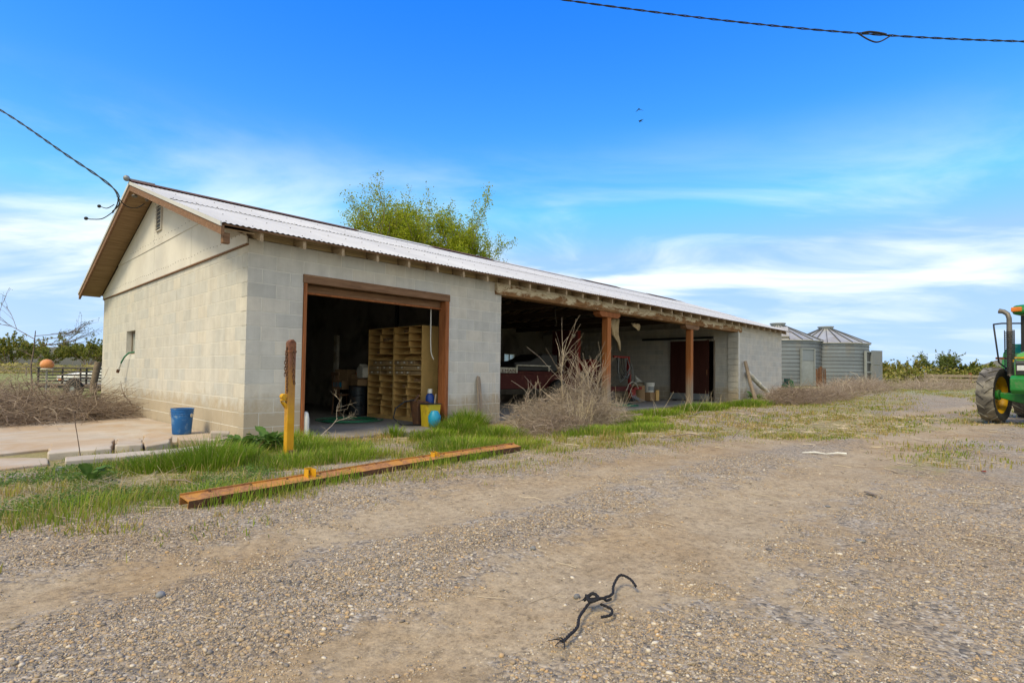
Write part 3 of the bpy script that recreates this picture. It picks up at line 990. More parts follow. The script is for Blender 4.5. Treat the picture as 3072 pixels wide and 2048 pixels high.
# rake boards, soffit of the far slope, end blocks
for side in (1, -1):
    vs = []
    for x in (RX0+.005, RX0+.045):
        for y in (-.34, W/2-.001):
            for d in (-.022, -.165):
                vs.append((x, y if side > 0 else W-y, zroof(y)+d))
    MB().add(vs, [(0,2,3,1), (4,5,7,6), (0,4,6,2), (1,3,7,5), (0,1,5,4), (2,6,7,3)]).build('rake_board', MAT['brownwood'], barn)
    vs = []
    for x in (RX0+.047, -.033):
        for y in (-.30, W/2-.001):
            for d in (-.075, -.09):
                vs.append((x, y if side > 0 else W-y, zroof(y)+d))
    MB().add(vs, [(0,2,3,1), (4,5,7,6), (0,4,6,2), (1,3,7,5), (0,1,5,4), (2,6,7,3)]).build('soffit', MAT['ply'], barn)
    # white sheet-metal trim capping the rake
    vs = []
    for x in (RX0-.012, RX0+.004):
        for y in (-.36, W/2):
            for d in (.012, -.05):
                vs.append((x, y if side > 0 else W-y, zroof(y)+d))
    MB().add(vs, [(0,2,3,1), (4,5,7,6), (0,4,6,2), (1,3,7,5), (0,1,5,4), (2,6,7,3)]).build('rake_trim', MAT['roof'], barn)
MB().box(RX0+.05, RX0+.14, -.28, -.2, 2.66, 2.80).build('rake_end_block', MAT['brownwood'], barn, bevel=.006)

# ---- doorway: header, jambs and the folded door head
def frame_box(x0, x1, y0, y1, z0, z1, m, name, bevel=.006):
    return MB().box(x0, x1, y0, y1, z0, z1).build(name, m, barn, bevel=bevel)
frame_box(DX0-.012, DX1+.01, -.03, .12, DZ-.115, DZ+.012, MAT['brownwood'], 'door_header')
frame_box(DX0+.002, DX0+.05, -.022, .17, 0.03, DZ-.117, MAT['jamb'], 'door_jamb')
frame_box(DX1-.09, DX1-.005, -.028, .17, 0.0, DZ-.117, MAT['jamb'], 'door_jamb')
frame_box(DX0+.052, DX1-.092, .13, .23, DZ-.235, DZ-.117, MAT['brownwood'], 'door_head_rail', .01)
frame_box(DX0+.052, DX1-.092, .10, .17, DZ-.265, DZ-.236, MAT['jamb'], 'door_head_rail', .006)
# ---- open bays: timber beam on two posts with bolsters
for i, (a, b) in enumerate(((4.815, 8.80), (8.804, 13.30), (13.304, 17.34))):
    bm = MB(); n = 14
    for s in range(n+1):
        x = a+(b-a)*s/n
        for (y, z) in ((-.065, 2.635), (-.075, 2.70), (-.07, 2.80), (-.05, 2.838), (.19, 2.838), (.19, 2.60), (-.05, 2.60)):
            q = mnoise.noise(Vector((x*1.7, y*9, z*9+i*3)))*.010
            bm.v.append((x, y+(q if y < 0 else 0), z+q*.7))
    for s in range(n):
        for j in range(7):
            bm.f.append((s*7+j, s*7+(j+1) % 7, (s+1)*7+(j+1) % 7, (s+1)*7+j))
    bm.f.append(list(range(7))); bm.f.append([n*7+j for j in range(7)][::-1])
    bm.build('beam', MAT['peel'], barn, smooth=35)
for X0 in (8.90, 13.50):
    p = MB()
    p.box(X0-.085, X0+.085, -.01, .165, zgf(X0, 0)-.12, 2.462)
    p.build('post', MAT['post'], barn, bevel=.012)
    b = MB()
    b.prism([(X0-.46, 2.598), (X0+.47, 2.598), (X0+.47, 2.52), (X0+.36, 2.464), (X0-.36, 2.464), (X0-.46, 2.52)], -.03, .17, 'y')
    b.build('bolster', MAT['jamb'] if X0 < 10 else MAT['brownwood'], barn, bevel=.006)
# sliding door, its track and the jamb of the dark opening on the cross wall
dr = MB()
for i in range(4):
    y0 = 1.005+i*.39
    dr.box(16.955, 16.985, y0+.003, y0+.387, .35, 2.34)
sd = dr.build('sliding_door', MAT['reddoor'], barn)
MB().box(16.948, 16.99, 1.0, 2.57, .11, .345).build('kick_plate', MAT['greysteel'], sd)
MB().box(16.93, 16.953, 1.06, 1.09, 1.05, 1.25).build('handle', MAT['rust'], sd)
MB().box(16.93, 17.02, .85, 3.8, 2.40, 2.48).build('door_track', MAT['black'], barn)
MB().box(17.0, 17.05, .80, .845, .08, 2.33).box(17.0, 17.05, .85, 1.1, 2.345, 2.39).build('door_trim', MAT['greywood'], barn)
# tie beams inside the bays
for x in (6.9, 8.79, 11, 13.33, 15.2):
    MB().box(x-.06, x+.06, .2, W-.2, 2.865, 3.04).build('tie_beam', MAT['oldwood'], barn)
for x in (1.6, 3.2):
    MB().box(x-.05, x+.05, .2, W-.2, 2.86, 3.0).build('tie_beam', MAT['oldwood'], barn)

# ---- floors, patio
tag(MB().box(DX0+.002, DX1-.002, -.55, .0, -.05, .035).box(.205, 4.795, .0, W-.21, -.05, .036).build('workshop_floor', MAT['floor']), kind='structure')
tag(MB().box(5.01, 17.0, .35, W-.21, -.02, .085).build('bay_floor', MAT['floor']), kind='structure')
pt = MB().prism([(-6, .55), (-2.5, .45), (-2.1, .62), (-1.15, .78), (-.6, .35), (-.012, .25), (-.012, 6.3), (-6, 6.0)], -.08, .03, 'z')
tag(pt.build('patio', MAT['conc'], bevel=.008), kind='structure')
# ------------------------------------------------------------------ broken concrete beside the patio
def slab(poly, z0, z1, label, tilt=(0, 0), m='conc', name='broken_slab', cat='concrete slab', bevel=.012, rough=.02):
    cx = sum(p[0] for p in poly)/len(poly); cy = sum(p[1] for p in poly)/len(poly)
    pts = []
    for i in range(len(poly)):
        a = Vector(poly[i]); b = Vector(poly[(i+1) % len(poly)])
        n = max(1, int((b-a).length/.12))
        for k in range(n):
            p = a.lerp(b, k/n)
            if k: p += Vector((random.uniform(-1, 1), random.uniform(-1, 1)))*rough
            pts.append((p.x-cx, p.y-cy))
    b = MB().prism(pts, z0, z1, 'z')
    o = b.build(name, MAT[m], bevel=bevel, loc=(cx, cy, 0), rot=(tilt[0], tilt[1], 0))
    return tag(o, label, cat)
slab([(-2.10, -.22), (-1.55, -.30), (-1.36, .62), (-1.98, .60)], -.06, .10, 'cracked pale concrete slab at the left of the broken row before the patio', (rad(1), rad(-2)))
slab([(-1.52, -.31), (-1.27, -.36), (-1.09, .52), (-1.33, .62)], -.06, .115, 'narrow concrete slab between two cracks in the broken row', (rad(-1), rad(1)))
slab([(-1.23, -.36), (-.97, -.28), (-.80, .22), (-.86, .78), (-1.05, .55)], -.06, .13, 'raised concrete slab nearest the blue bucket in the broken row', (rad(2), rad(-3)))
slab([(-2.04, -.86), (-1.05, -.86), (-.42, -.62), (-.40, -.40), (-1.05, -.55), (-2.0, -.55)], -.08, .07, 'long thin concrete edging strip running through the grass', (0, 0), name='concrete_edging', cat='edging')
slab([(-3.6, -.66), (-2.6, -.74), (-2.14, -.62), (-2.1, -.15), (-2.5, .2), (-3.6, .1)], -.08, .025, 'flat dirty concrete slab at the left edge below the patio', (0, 0), name='concrete_slab')
slab([(-.78, .02), (-.30, -.12), (-.08, .12), (-.35, .30), (-.72, .34)], -.06, .10, 'small concrete slab with grass on it below the blue bucket', (rad(3), rad(2)))
slab([(-.42, .04), (-.2, -.02), (-.14, .14), (-.36, .2)], .09, .17, 'loose lump of broken concrete on the slab by the barn corner', (rad(4), rad(3)), name='concrete_lump', cat='rubble')

# ------------------------------------------------------------------ blue bucket
bk = thing('blue_bucket', 'blue plastic bucket with a pale worn patch standing by the gable wall', 'bucket', (-.36, 1.42, .03))
prof = [(0.0, .004), (.122, .004), (.127, .012), (.146, .30), (.152, .302), (.152, .314), (.147, .316), (.149, .335), (.156, .337), (.156, .349), (.151, .351), (.152, .372), (.159, .374), (.159, .388), (.148, .389), (.146, .375), (.121, .02), (0.0, .016)]
MB().lathe(prof, 36).build('body', MAT['bluebucket'], bk, smooth=40)
MB().cyl((.02, -.150, .285), (.022, -.158, .285), .028, n=16).xf(rot=(0, 0, rad(28))).build('label_patch', MAT['offwhite'], bk, smooth=40)
hp = [(.157*math.cos(a), .157*math.sin(a), .33-.16*math.sin(a*1.0)**2*0-.02) for a in np.linspace(rad(-10), rad(190), 20)]
MB().tube([(.16*math.cos(a), .165*math.sin(a), .345-.13*math.sin(a)) for a in np.linspace(0, math.pi, 18)], .003, 6).build('handle', MAT['greysteel'], bk, smooth=60)

# ------------------------------------------------------------------ yellow steel post with chain
yp = thing('steel_post', 'upright yellow steel post with a rusty top standing in the grass', 'post', (-.095, -1.62, 0))
h = .0425
b = MB()
b.box(-h, h, -h, h, -.02, 1.22)
b.build('shaft', MAT['posty'], yp, bevel=.004)
b = MB().box(-h-.002, h+.002, -h-.002, h+.002, 1.222, 1.335)
b.prism([(-h-.002, 1.335), (h+.002, 1.335), (h*.2, 1.372), (-h*.5, 1.362)], -h-.002, h+.002, 'y')
b.build('cap', MAT['yellowtop'], yp, bevel=.005)
MB().box(-h-.006, h+.006, -h-.006, h+.006, 1.215, 1.24).build('cap_band', MAT['rust'], yp, bevel=.003)
b = MB().prism([(-h-.001, .56), (-h-.055, .635), (-h-.055, .66), (-h-.001, .62)], -.03, -.022, 'y')
b.prism([(-h-.001, .56), (-h-.055, .635), (-h-.055, .66), (-h-.001, .62)], .022, .03, 'y')
b.cyl((-h-.032, -.036, .705), (-h-.032, .036, .705), .034, n=14)
b.box(-h-.06, -h, -.03, .03, .655, .675)
b.build('bracket', MAT['yellowpaint'], yp, bevel=.003)
MB().box(-h-.045, h+.02, -h-.05, h+.05, -.03, .03).build('foot', MAT['rustdark'], yp, bevel=.006)
MB().box(-.02, .05, -h-.055, -h-.002, .0, .085).build('toe_block', MAT['rustdark'], yp, bevel=.005)

ch = thing('chain', 'rusty chain looped over the top of the yellow steel post', 'chain', (-.095, -1.62, 0))
lk = MB()
pts = []
for i in range(16):
    a = 2*math.pi*i/16
    pts.append((.0095*math.cos(a), 0, .015*math.sin(a)+(.0085 if math.sin(a) > 0 else -.0085)))
lk.tube(pts, .0042, 6, closed=True)
lme = lk.mesh('link', MAT['rustdark'], 60)
def hang(pts):
    # links along a polyline
    pts = [Vector(p) for p in pts]
    acc = 0; step = .0345; d = 0; i = 0; k = 0
    segs = [(pts[j], pts[j+1]) for j in range(len(pts)-1)]
    tot = sum((b-a).length for a, b in segs)
    s = 0
    while s < tot:
        r = s
        for a, b in segs:
            L = (b-a).length
            if r <= L:
                p = a.lerp(b, r/L); t = (b-a).normalized(); break
            r -= L
        q = t.to_track_quat('Z', 'Y')
        o = obj('link', lme, ch, p, (q @ Euler((0, 0, (k % 2)*math.pi/2+.35)).to_quaternion()).to_euler())
        s += step; k += 1
hang([(-h-.012, -.035, .765), (-h-.012, -.033, .95), (-h-.012, -.02, 1.15), (-h-.008, -.01, 1.27), (-.01, -.015, 1.29), (0, -h-.012, 1.27), (.006, -h-.012, 1.05), (.014, -h-.012, .90), (.03, -h-.012, .84)])
hang([(-h-.016, .01, .96), (-h-.014, .012, 1.15), (-h-.006, .0, 1.26)])

# ------------------------------------------------------------------ long rusty steel channel lying in the grass
bp0 = Vector((-1.70, -3.46)); bp1 = Vector((2.36, -2.96))
bl = (bp1-bp0).length; ba = math.atan2(bp1.y-bp0.y, bp1.x-bp0.x)
chn = thing('steel_channel', 'long rusty orange steel channel lying on the gravel in front of the doorway', 'steel beam', (bp0.x, bp0.y, .0), ba)
tl = rad(-5)
prof = [(-.088, .02), (-.080, .02), (-.080, .112), (.082, .112), (.082, .150), (.090, .150), (.090, .10), (-.080, .10)]
b = MB()
outer = [(-.064, .002), (-.074, .058), (.066, .078), (.064, .092), (.071, .093), (.079, .008), (.072, .008), (.066, .070), (-.066, .051), (-.057, .002)]
n = 30
vs = []; fs = []
for i in range(n+1):
    x = bl*i/n
    for (y, z) in outer:
        q = mnoise.noise(Vector((x*1.1, y*4, z*4)))*.003
        vs.append((x+(.03 if (i == n and y > 0) else 0), y, z+q+.012*math.sin(math.pi*x/bl)))
k = len(outer)
for i in range(n):
    for j in range(k):
        fs.append((i*k+j, i*k+(j+1) % k, (i+1)*k+(j+1) % k, (i+1)*k+j))
fs.append([0, 1, 2, 7, 8, 9]); fs.append([2, 3, 4, 5, 6, 7])
fs.append([n*k+j for j in (9, 8, 7, 2, 1, 0)]); fs.append([n*k+j for j in (7, 6, 5, 4, 3, 2)])
b.add(vs, fs)
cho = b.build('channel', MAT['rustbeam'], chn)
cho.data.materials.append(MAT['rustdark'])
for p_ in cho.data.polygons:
    if p_.center.y < -.054 and abs(p_.normal.z) < .7: p_.material_index = 1  # front flange: dark rust, with its shade also put into the colour
for s, hh in ((.255, .062), (.635, .046)):
    x = bl*s
    b = MB()
    b.box(x-.036, x+.036, .050, .058, .072, .082+hh+.010)
    b.box(x-.036, x-.029, -.006, .0505, .066, .082+hh)
    b.box(x+.029, x+.036, -.02, .0505, .066, .082+hh)
    br = b.build('clip', MAT['yellowpaint'], chn, bevel=.002)
    MB().tube([(x+.013*math.cos(a), .047, .085+hh*.5+.014*math.sin(a)) for a in np.linspace(0, 2*math.pi, 13)[:-1]], .004, 6, closed=True).build('hole_rim', MAT['rustdark'], br)
for i in range(13):
    x = .2+i*.32
    MB().cyl((x, .045, .07), (x, .045, .09), .010, n=6).build('bolt', MAT['rustdark'], chn)

# ------------------------------------------------------------------ stake, fence post and pipe leaning on the walls
st = MB()
pts = [(-.05, 0), (-.045, .9), (-.02, .985), (.035, .97), (.05, .92), (.055, .45), (.03, 0)]
st.prism(pts, -.012, .012, 'y')
tag(st.build('wooden_stake', MAT['greywood'], bevel=.004, loc=(4.33, -.18, zgf(4.33, -.18)-.02), rot=(rad(-9), rad(2), 0)), 'weathered board with a pointed tip leaning on the block pier', 'stake')
fp = MB().tube([(17.25, -.62, .07), (17.40, -.34, .8), (17.55, -.10, 1.56)], [.07, .065, .062], 12)
tag(fp.build('fence_post', MAT['greywood'], smooth=50), 'round grey wooden post leaning against the far block wall', 'post')
pv = thing('plastic_pipe', 'fat white pipe leaning on the far wall behind the wooden post', 'pipe', (0, 0, 0))
MB().tube([(17.76, -.10, 1.17), (18.5, -.24, .74), (19.26, -.40, .30)], .085, 16).build('tube', MAT['offwhite'], pv, smooth=50)
for t_ in (.2, .5, .75):
    p = Vector((17.76, -.10, 1.17)).lerp(Vector((19.26, -.40, .30)), t_)
    d = Vector((1.5, -.3, -.87)).normalized()*.05
    MB().cyl(p-d, p+d, .092, n=16).build('collar', MAT['offwhite'], pv, smooth=50)
MB().tube([(17.70, -.16, 1.05), (17.62, -.2, 1.12), (17.60, -.2, 1.02)], .03, 8).build('elbow', MAT['greywood'], pv, smooth=50)

# weathered plank and sticks on the grass
def plank(p0, p1, w_, t_, label, m='greywood', name='plank', cat='plank'):
    p0 = Vector(p0); p1 = Vector(p1); c = (p0+p1)/2
    o = MB().bar(p0-c, p1-c, w_, t_).build(name, MAT[m], bevel=.003, loc=c)
    return tag(o, label, cat)
plank((6.68, -.92, .04), (8.42, -1.22, .10), .10, .03, 'pale weathered plank lying in the grass by the dead bush')
plank((9.4, -1.9, .04), (11.3, -1.35, .06), .05, .02, 'thin grey lath lying in the grass before the middle bay')
plank((2.55, -6.95, .02), (2.66, -6.85, .02), .03, .012, 'short brown wood chip standing out of the yard gravel', name='wood_chip', cat='wood chip')
ws = MB().tube([(4.94, -5.68, .02), (5.03, -5.80, .03), (5.1, -5.92, .015), (5.2, -6.03, .03), (5.27, -6.11, .02)], [.006, .012, .006, .012, .016], 6)
tag(ws.build('plastic_strip', MAT['white']), 'crumpled strip of white plastic on the yard gravel', 'litter')
tag(MB().bx((4.92, -7.5, .015), (.06, .03, .012), (0, .2, .4)).build('red_scrap', MAT['redbright'], bevel=.004), 'tiny red scrap on the gravel below the tractor', 'litter')

# rope
rp = thing('rope', 'length of knotted black rope lying on the gravel', 'rope', (0, 0, 0))
def twist(pts, r, name, turns=60):
    P = [Vector(p) for p in pts]
    # Catmull-Rom
    C_ = []
    for i in range(len(P)-1):
        p0 = P[max(i-1, 0)]; p1 = P[i]; p2 = P[i+1]; p3 = P[min(i+2, len(P)-1)]
        for k in range(10):
            t = k/10
            C_.append(.5*((2*p1)+(p2-p0)*t+(2*p0-5*p1+4*p2-p3)*t*t+(3*p1-p0-3*p2+p3)*t**3))
    C_.append(P[-1])
    b = MB()
    for ph in (0, 2.1, 4.2):
        q = []
        for i, c in enumerate(C_):
            t = (C_[min(i+1, len(C_)-1)]-C_[max(i-1, 0)]).normalized()
            n_ = t.cross(Vector((0, 0, 1))).normalized(); m_ = n_.cross(t)
            a = ph+i*.75
            q.append(c+(n_*math.cos(a)+m_*math.sin(a))*r*.55)
        b.tube(q, r*.62, 6)
    return b.build(name, MAT['rope'], rp, smooth=60)
Z = .022
twist([(-.695, -6.60, Z), (-.66, -6.545, Z+.012), (-.675, -6.50, Z+.02), (-.76, -6.52, Z), (-.86, -6.575, Z), (-.96, -6.555, Z), (-1.01, -6.56, Z+.02)], .006, 'strand')
twist([(-1.0, -6.57, Z+.02), (-1.08, -6.585, Z), (-1.16, -6.62, Z+.004), (-1.225, -6.66, Z), (-1.30, -6.68, Z), (-1.36, -6.695, Z)], .006, 'strand')
twist([(-.98, -6.60, Z), (-.99, -6.66, Z), (-1.04, -6.69, Z), (-1.085, -6.675, Z)], .0055, 'strand')
twist([(-1.0, -6.55, Z+.012), (-.965, -6.60, Z+.02), (-.93, -6.595, Z), (-.90, -6.60, Z)], .0055, 'strand')
twist([(-1.02, -6.54, Z+.01), (-.985, -6.56, Z+.035), (-1.0, -6.60, Z+.03), (-1.03, -6.58, Z+.02), (-1.01, -6.545, Z+.03)], .007, 'knot')

for k in range(14):
    q = random.Random(k)
    c0 = Vector((-1.35, -6.694, Z)) if k < 8 else Vector((-1.0, -6.57, Z+.015))
    e0 = c0+Vector((q.uniform(-.07, .02), q.uniform(-.05, .05), q.uniform(-.012, .012)))
    MB().tube([c0, c0.lerp(e0, .5)+Vector((0, 0, .006)), e0], [.003, .0022, .001], 5).build('fray', MAT['rope'], rp)

# a few larger stones
def stone(x, y, r, label, sq=.7, seed=0):
    b = MB(); b.ball((0, 0, 0), r, 10, 7, (1.15, .9, sq))
    b.v = [tuple(Vector(v)*(1+.16*mnoise.noise(Vector(v)*22+Vector((seed*7.7, 0, 0))))) for v in b.v]
    o = b.build('stone', MAT['rock'], smooth=80, loc=(x, y, zgf(x, y)+r*sq*.55), rot=(0, 0, seed))
    return tag(o, label, 'stone', 'larger stones in the yard')
stone(-2.27, -5.165, .021, 'rounded grey stone alone on the gravel at lower left', .75, 1)
stone(-.575, -5.85, .016, 'small dark stone in the middle of the yard above the rope', .8, 2)
stone(-.925, -6.43, .016, 'dark stone beside the knot of the black rope', .8, 3)
stone(1.93, -6.74, .022, 'flat blue-grey stone at the right of the yard', .4, 4)
stone(1.02, -7.15, .026, 'flat pale stone at the right of the yard', .35, 5)
stone(1.1, -3.75, .024, 'whitish stone at the grass edge below the steel channel', .6, 6)
stone(-2.1, -1.05, .05, 'brownish stone in the weeds below the concrete edging', .6, 7)

# ------------------------------------------------------------------ workshop contents
FZ = .036
def shelf_unit(y0, y1, label, seed):
    R = random.Random(seed)
    t = thing('cubby_shelf', label, 'shelf', (3.58, y0, FZ), 0, 'tan parts shelves along the partition')
    Wd = y1-y0; Dp = .40; H_ = 1.89; th = .016
    for y in (0, Wd-th):
        MB().box(0, Dp, y, y+th, 0, H_).build('side_panel', MAT['shelf'], t)
    MB().box(Dp-.012, Dp-.002, th+.001, Wd-th-.001, .02, H_-.01).build('back_panel', MAT['shelf'], t)
    fr = [0, .07, .15, .22, .29, .355, .41, .465, .515, .59, .655, .73, .795, .865, .965]
    zs = [H_*(1-f) for f in fr]
    for i, z in enumerate(zs):
        MB().box(.004, Dp-.013, th+.001, Wd-th-.001, z-.012 if i == 0 else z-.006, z if i == 0 else z+.006).build('shelf', MAT['shelf'], t)
    MB().box(.012, .03, th+.001, Wd-th-.001, 0, H_*.035-.007).build('kick_board', MAT['shelf'], t)
    for i in range(len(zs)-1):
        z1 = zs[i]-.012; z0 = zs[i+1]+.007
        hgt = z1-z0+.005
        if i in (5, 6, 7):
            n = R.choice((4, 5)); w_ = (Wd-2*th)/n
            for k in range(n):
                if R.random() < .12: continue
                a = th+k*w_+.006
                out = R.uniform(0, .015)
                d = MB().box(.012-out, .30, a, a+w_-.012, z0+.001, z0+hgt*.82).build('drawer', MAT['shelfdark'], t)
                if R.random() < .75:
                    MB().box(.008-out, .0115-out, a+w_*.3, a+w_*.3+.05, z0+hgt*.3, z0+hgt*.68).build('paper_tag', MAT['paper'], d)
        else:
            cut = Wd*R.choice((.42, .48, .5, .55))
            if i != 4: MB().box(.012, Dp-.014, cut-.005, cut+.005, z0, z1-.001).build('divider', MAT['shelf'], t)
            for k in range(R.choice((1, 2, 3, 3))):
                yy = R.uniform(.06, Wd-.1)
                if abs(yy-cut) < .03: continue
                q = R.uniform(.45, .8)
                MB().prism([(.06, z0), (Dp-.03, z0), (Dp-.03, z0+hgt*.9), (.22, z0+hgt*q), (.12, z0+hgt*q*.6), (.06, z0+hgt*.25)], yy, yy+.006, 'y').build('scoop_divider', MAT['shelf'], t)
            if R.random() < .35:
                yy = R.uniform(.1, Wd-.25)
                MB().box(.05, .2, yy, yy+R.uniform(.05, .12), z0+.001, z0+hgt*.5).build('parts_box', MAT['card'], t)
    return t
shelf_unit(.74, 1.69, 'tan wooden cubby shelf with drawers nearest the workshop doorway', 3)
shelf_unit(1.70, 2.66, 'tan wooden cubby shelf with drawers farther inside, beside the drum', 8)
# dark pipes, switch box and panel on the partition
tag(MB().cyl((4.74, 3.3, 1.3), (4.74, 3.3, 3.2), .04, n=10).build('wall_pipe', MAT['black'], smooth=50), 'dark upright pipe on the workshop partition wall', 'pipe')
eb = thing('switch_box', 'dark electrical switch box on the workshop partition wall', 'switch box', (4.62, 3.35, 1.35))
MB().box(0, .16, -.2, .2, 0, .45).build('case', MAT['black'], eb, bevel=.01)
MB().box(-.02, -.001, -.12, .12, .05, .40).build('cover', MAT['black'], eb, bevel=.006)
tag(MB().box(3.95, 4.02, 4.70, 4.86, FZ, 1.90).build('upright_board', MAT['offwhite'], bevel=.006), 'tall pale board standing upright at the back of the workshop', 'board')
tag(MB().box(4.70, 4.78, 4.0, 4.9, .9, 1.95).build('wall_panel', MAT['plaster'], bevel=.01), 'pale panel hung on the workshop wall behind the boxes', 'panel')
# drum
dm = thing('steel_drum', 'dark blue-black steel drum beside the tan shelves', 'drum', (3.53, 2.98, FZ))
MB().lathe([(0, 0), (.19, 0), (.196, .01), (.19, .02), (.188, .22), (.197, .228), (.188, .236), (.188, .44), (.197, .448), (.188, .456), (.188, .63), (.196, .64), (.19, .652), (.18, .645), (0, .642)], 32).build('body', MAT['barrel'], dm, smooth=30)
# bench with boxes, chair back, hopper
bn = thing('side_cabinet', 'black open-fronted cabinet between the upright board and the drum', 'cabinet', (3.55, 3.75, FZ))
MB().box(0, .4, -.3, -.28, 0, .56).box(0, .4, .28, .3, 0, .56).box(0, .4, -.279, .279, .54, .56).box(.38, .4, -.279, .279, 0, .539).box(0, .379, -.279, .279, .02, .04).build('case', MAT['black'], bn)
MB().cyl((.03, .02, .05), (.03, .03, .47), .012, n=8).build('white_rod', MAT['white'], bn)
bxo = MB().box(-.2, .2, -.22, .22, 0, .19).build('carton', MAT['card'], bevel=.006, loc=(3.66, 3.75, FZ+.562))
tag(bxo, 'blue and tan carton on top of the black cabinet', 'box')
MB().box(-.21, -.201, -.18, .17, .05, .16).build('printed_face', MAT['cyan'], bxo)
tag(MB().box(-.2, .2, -.2, .25, 0, .26).build('cardboard_box', MAT['card'], bevel=.006, loc=(3.70, 3.66, FZ+.755), rot=(0, 0, .15)), 'brown cardboard box stacked on the blue carton', 'box')
tag(MB().box(-.16, .16, -.18, .18, 0, .14).build('cardboard_box', MAT['card'], bevel=.006, loc=(3.60, 2.98, FZ+.66), rot=(0, 0, -.1)), 'lower flat cardboard box on top of the dark drum', 'box')
tag(MB().box(-.16, .16, -.17, .19, 0, .10).build('cardboard_box', MAT['card'], bevel=.006, loc=(3.62, 2.96, FZ+.805), rot=(0, 0, .08)), 'upper flat cardboard box on top of the dark drum', 'box')
cb = thing('chair', 'wooden spindle-back chair among the boxes beside the drum', 'chair', (3.40, 3.36, FZ), rad(85))
for x, y in ((-.16, -.16), (.16, -.16), (-.16, .16), (.16, .16)):
    MB().cyl((x*1.1, y*1.1, 0), (x, y, .43), .016, n=8).build('leg', MAT['brownwood'], cb)
MB().box(-.19, .19, -.19, .19, .431, .465).build('seat', MAT['brownwood'], cb, bevel=.01)
for i in range(5):
    x = -.15+i*.075
    MB().cyl((x, .165, .466), (x*1.1, .20, .88), .009, n=6).build('spindle', MAT['brownwood'], cb)
MB().box(-.2, .2, .185, .215, .881, .95).build('top_rail', MAT['brownwood'], cb, bevel=.006)
of = MB().lathe([(.15, 0), (.155, .01), (.12, .10), (.06, .17), (.0, .19)], 20)
tag(of.build('orange_cone', MAT['orange'], smooth=40, loc=(3.72, 3.10, FZ+.908)), 'orange plastic hopper lying on the boxes above the drum', 'hopper')
wj = MB().prism([(-.13, 0), (.10, -.02), (.15, .17), (.02, .30), (-.12, .22)], -.09, .09, 'x')
tag(wj.build('white_jug', MAT['offwhite'], bevel=.02, loc=(3.54, 2.78, FZ+.84)), 'tilted off-white plastic jug leaning on the shelf above the drum', 'jug')
# green hose coil on the floor
def coil(cx, cy, loops, seed):
    R = random.Random(seed); pts = []
    for k in range(loops*28):
        a = 2*math.pi*k/28
        w1 = 1+.18*math.sin(a*.37+seed); r = .52*w1
        pts.append((cx+r*1.0*math.cos(a)+.06*math.sin(a*.21), cy+r*.85*math.sin(a)+.1*math.sin(a*.13), FZ+.012+.011*(k/28 % 3)))
    return pts
tag(MB().tube(coil(2.65, 1.75, 5, 2), .0115, 7).build('garden_hose', MAT['greenhose'], smooth=60), 'coiled green garden hose on the workshop floor', 'hose')
# rusty bucket with handle loop, yellow bin, blue tub and bottle by the right jamb
rbk = thing('rusted_hopper', 'dark rusty tapered metal hopper inside the right door jamb', 'hopper', (3.20, .30, FZ))
MB().add([(-.07, -.07, 0), (.07, -.07, 0), (.07, .07, 0), (-.07, .07, 0), (-.12, -.12, .44), (.12, -.12, .44), (.12, .12, .44), (-.12, .12, .44)],
         [(0, 3, 2, 1), (0, 1, 5, 4), (1, 2, 6, 5), (2, 3, 7, 6), (3, 0, 4, 7)]).build('body', MAT['rustdark'], rbk, bevel=.004)
MB().bar((-.02, 0, .46), (.12, -.2, .40), .03, .03).bar((-.1, .02, .44), (0, 0, .56), .03, .03).build('lever', MAT['rustdark'], rbk)
MB().tube([(-.08, .02, .47), (-.28, .05, .44), (-.44, .1, .32), (-.48, .1, .15), (-.36, .02, .03), (-.1, -.06, .02), (.05, -.1, .015)], .014, 8).build('cable', MAT['blackrub'], rbk, smooth=60)
yb = thing('yellow_bin', 'square yellow plastic bin inside the right door jamb', 'bin', (3.26, .02, FZ))
MB().add([(-.13, -.1, 0), (.11, -.1, 0), (.11, .1, 0), (-.13, .1, 0), (-.15, -.12, .40), (.13, -.12, .40), (.13, .12, .40), (-.15, .12, .40),
          (-.135, -.105, .40), (.115, -.105, .40), (.115, .105, .40), (-.135, .105, .40), (-.12, -.09, .05), (.1, -.09, .05), (.1, .09, .05), (-.12, .09, .05)],
         [(0, 3, 2, 1), (0, 1, 5, 4), (1, 2, 6, 5), (2, 3, 7, 6), (3, 0, 4, 7), (4, 5, 9, 8), (5, 6, 10, 9), (6, 7, 11, 10), (7, 4, 8, 11), (8, 9, 13, 12), (9, 10, 14, 13), (10, 11, 15, 14), (11, 8, 12, 15), (12, 13, 14, 15)]).build('body', MAT['yellow'], yb, bevel=.006)
MB().box(-.16, .14, -.13, .13, .40, .415).build('rim', MAT['black'], yb)
MB().box(-.13, .08, -.1225, -.118, .08, .28).build('outline_label', MAT['yellow'], yb)
cbn = thing('blue_tub', 'light blue plastic scoop shovel leaning by the right door jamb', 'scoop', (3.20, -.16, FZ))
MB().lathe([(.0, .0), (.07, .01), (.11, .10), (.115, .20), (.06, .29), (.0, .30)], 14).build('pan', MAT['cyan'], cbn, smooth=40)
MB().cyl((.0, .06, .05), (.12, .12, .58), .014, n=8).build('handle', MAT['greywood'], cbn)
bb = thing('bottle', 'dark blue jug with a white cap standing behind the yellow bin', 'bottle', (3.45, .30, .40))
MB().lathe([(0, 0), (.075, 0), (.08, .02), (.08, .16), (.05, .21), (.03, .22), (0, .22)], 18).build('body', MAT['dkblue'], bb, smooth=35)
MB().cyl((0, 0, .221), (0, 0, .30), .045, n=14).build('cap', MAT['white'], bb, smooth=40)
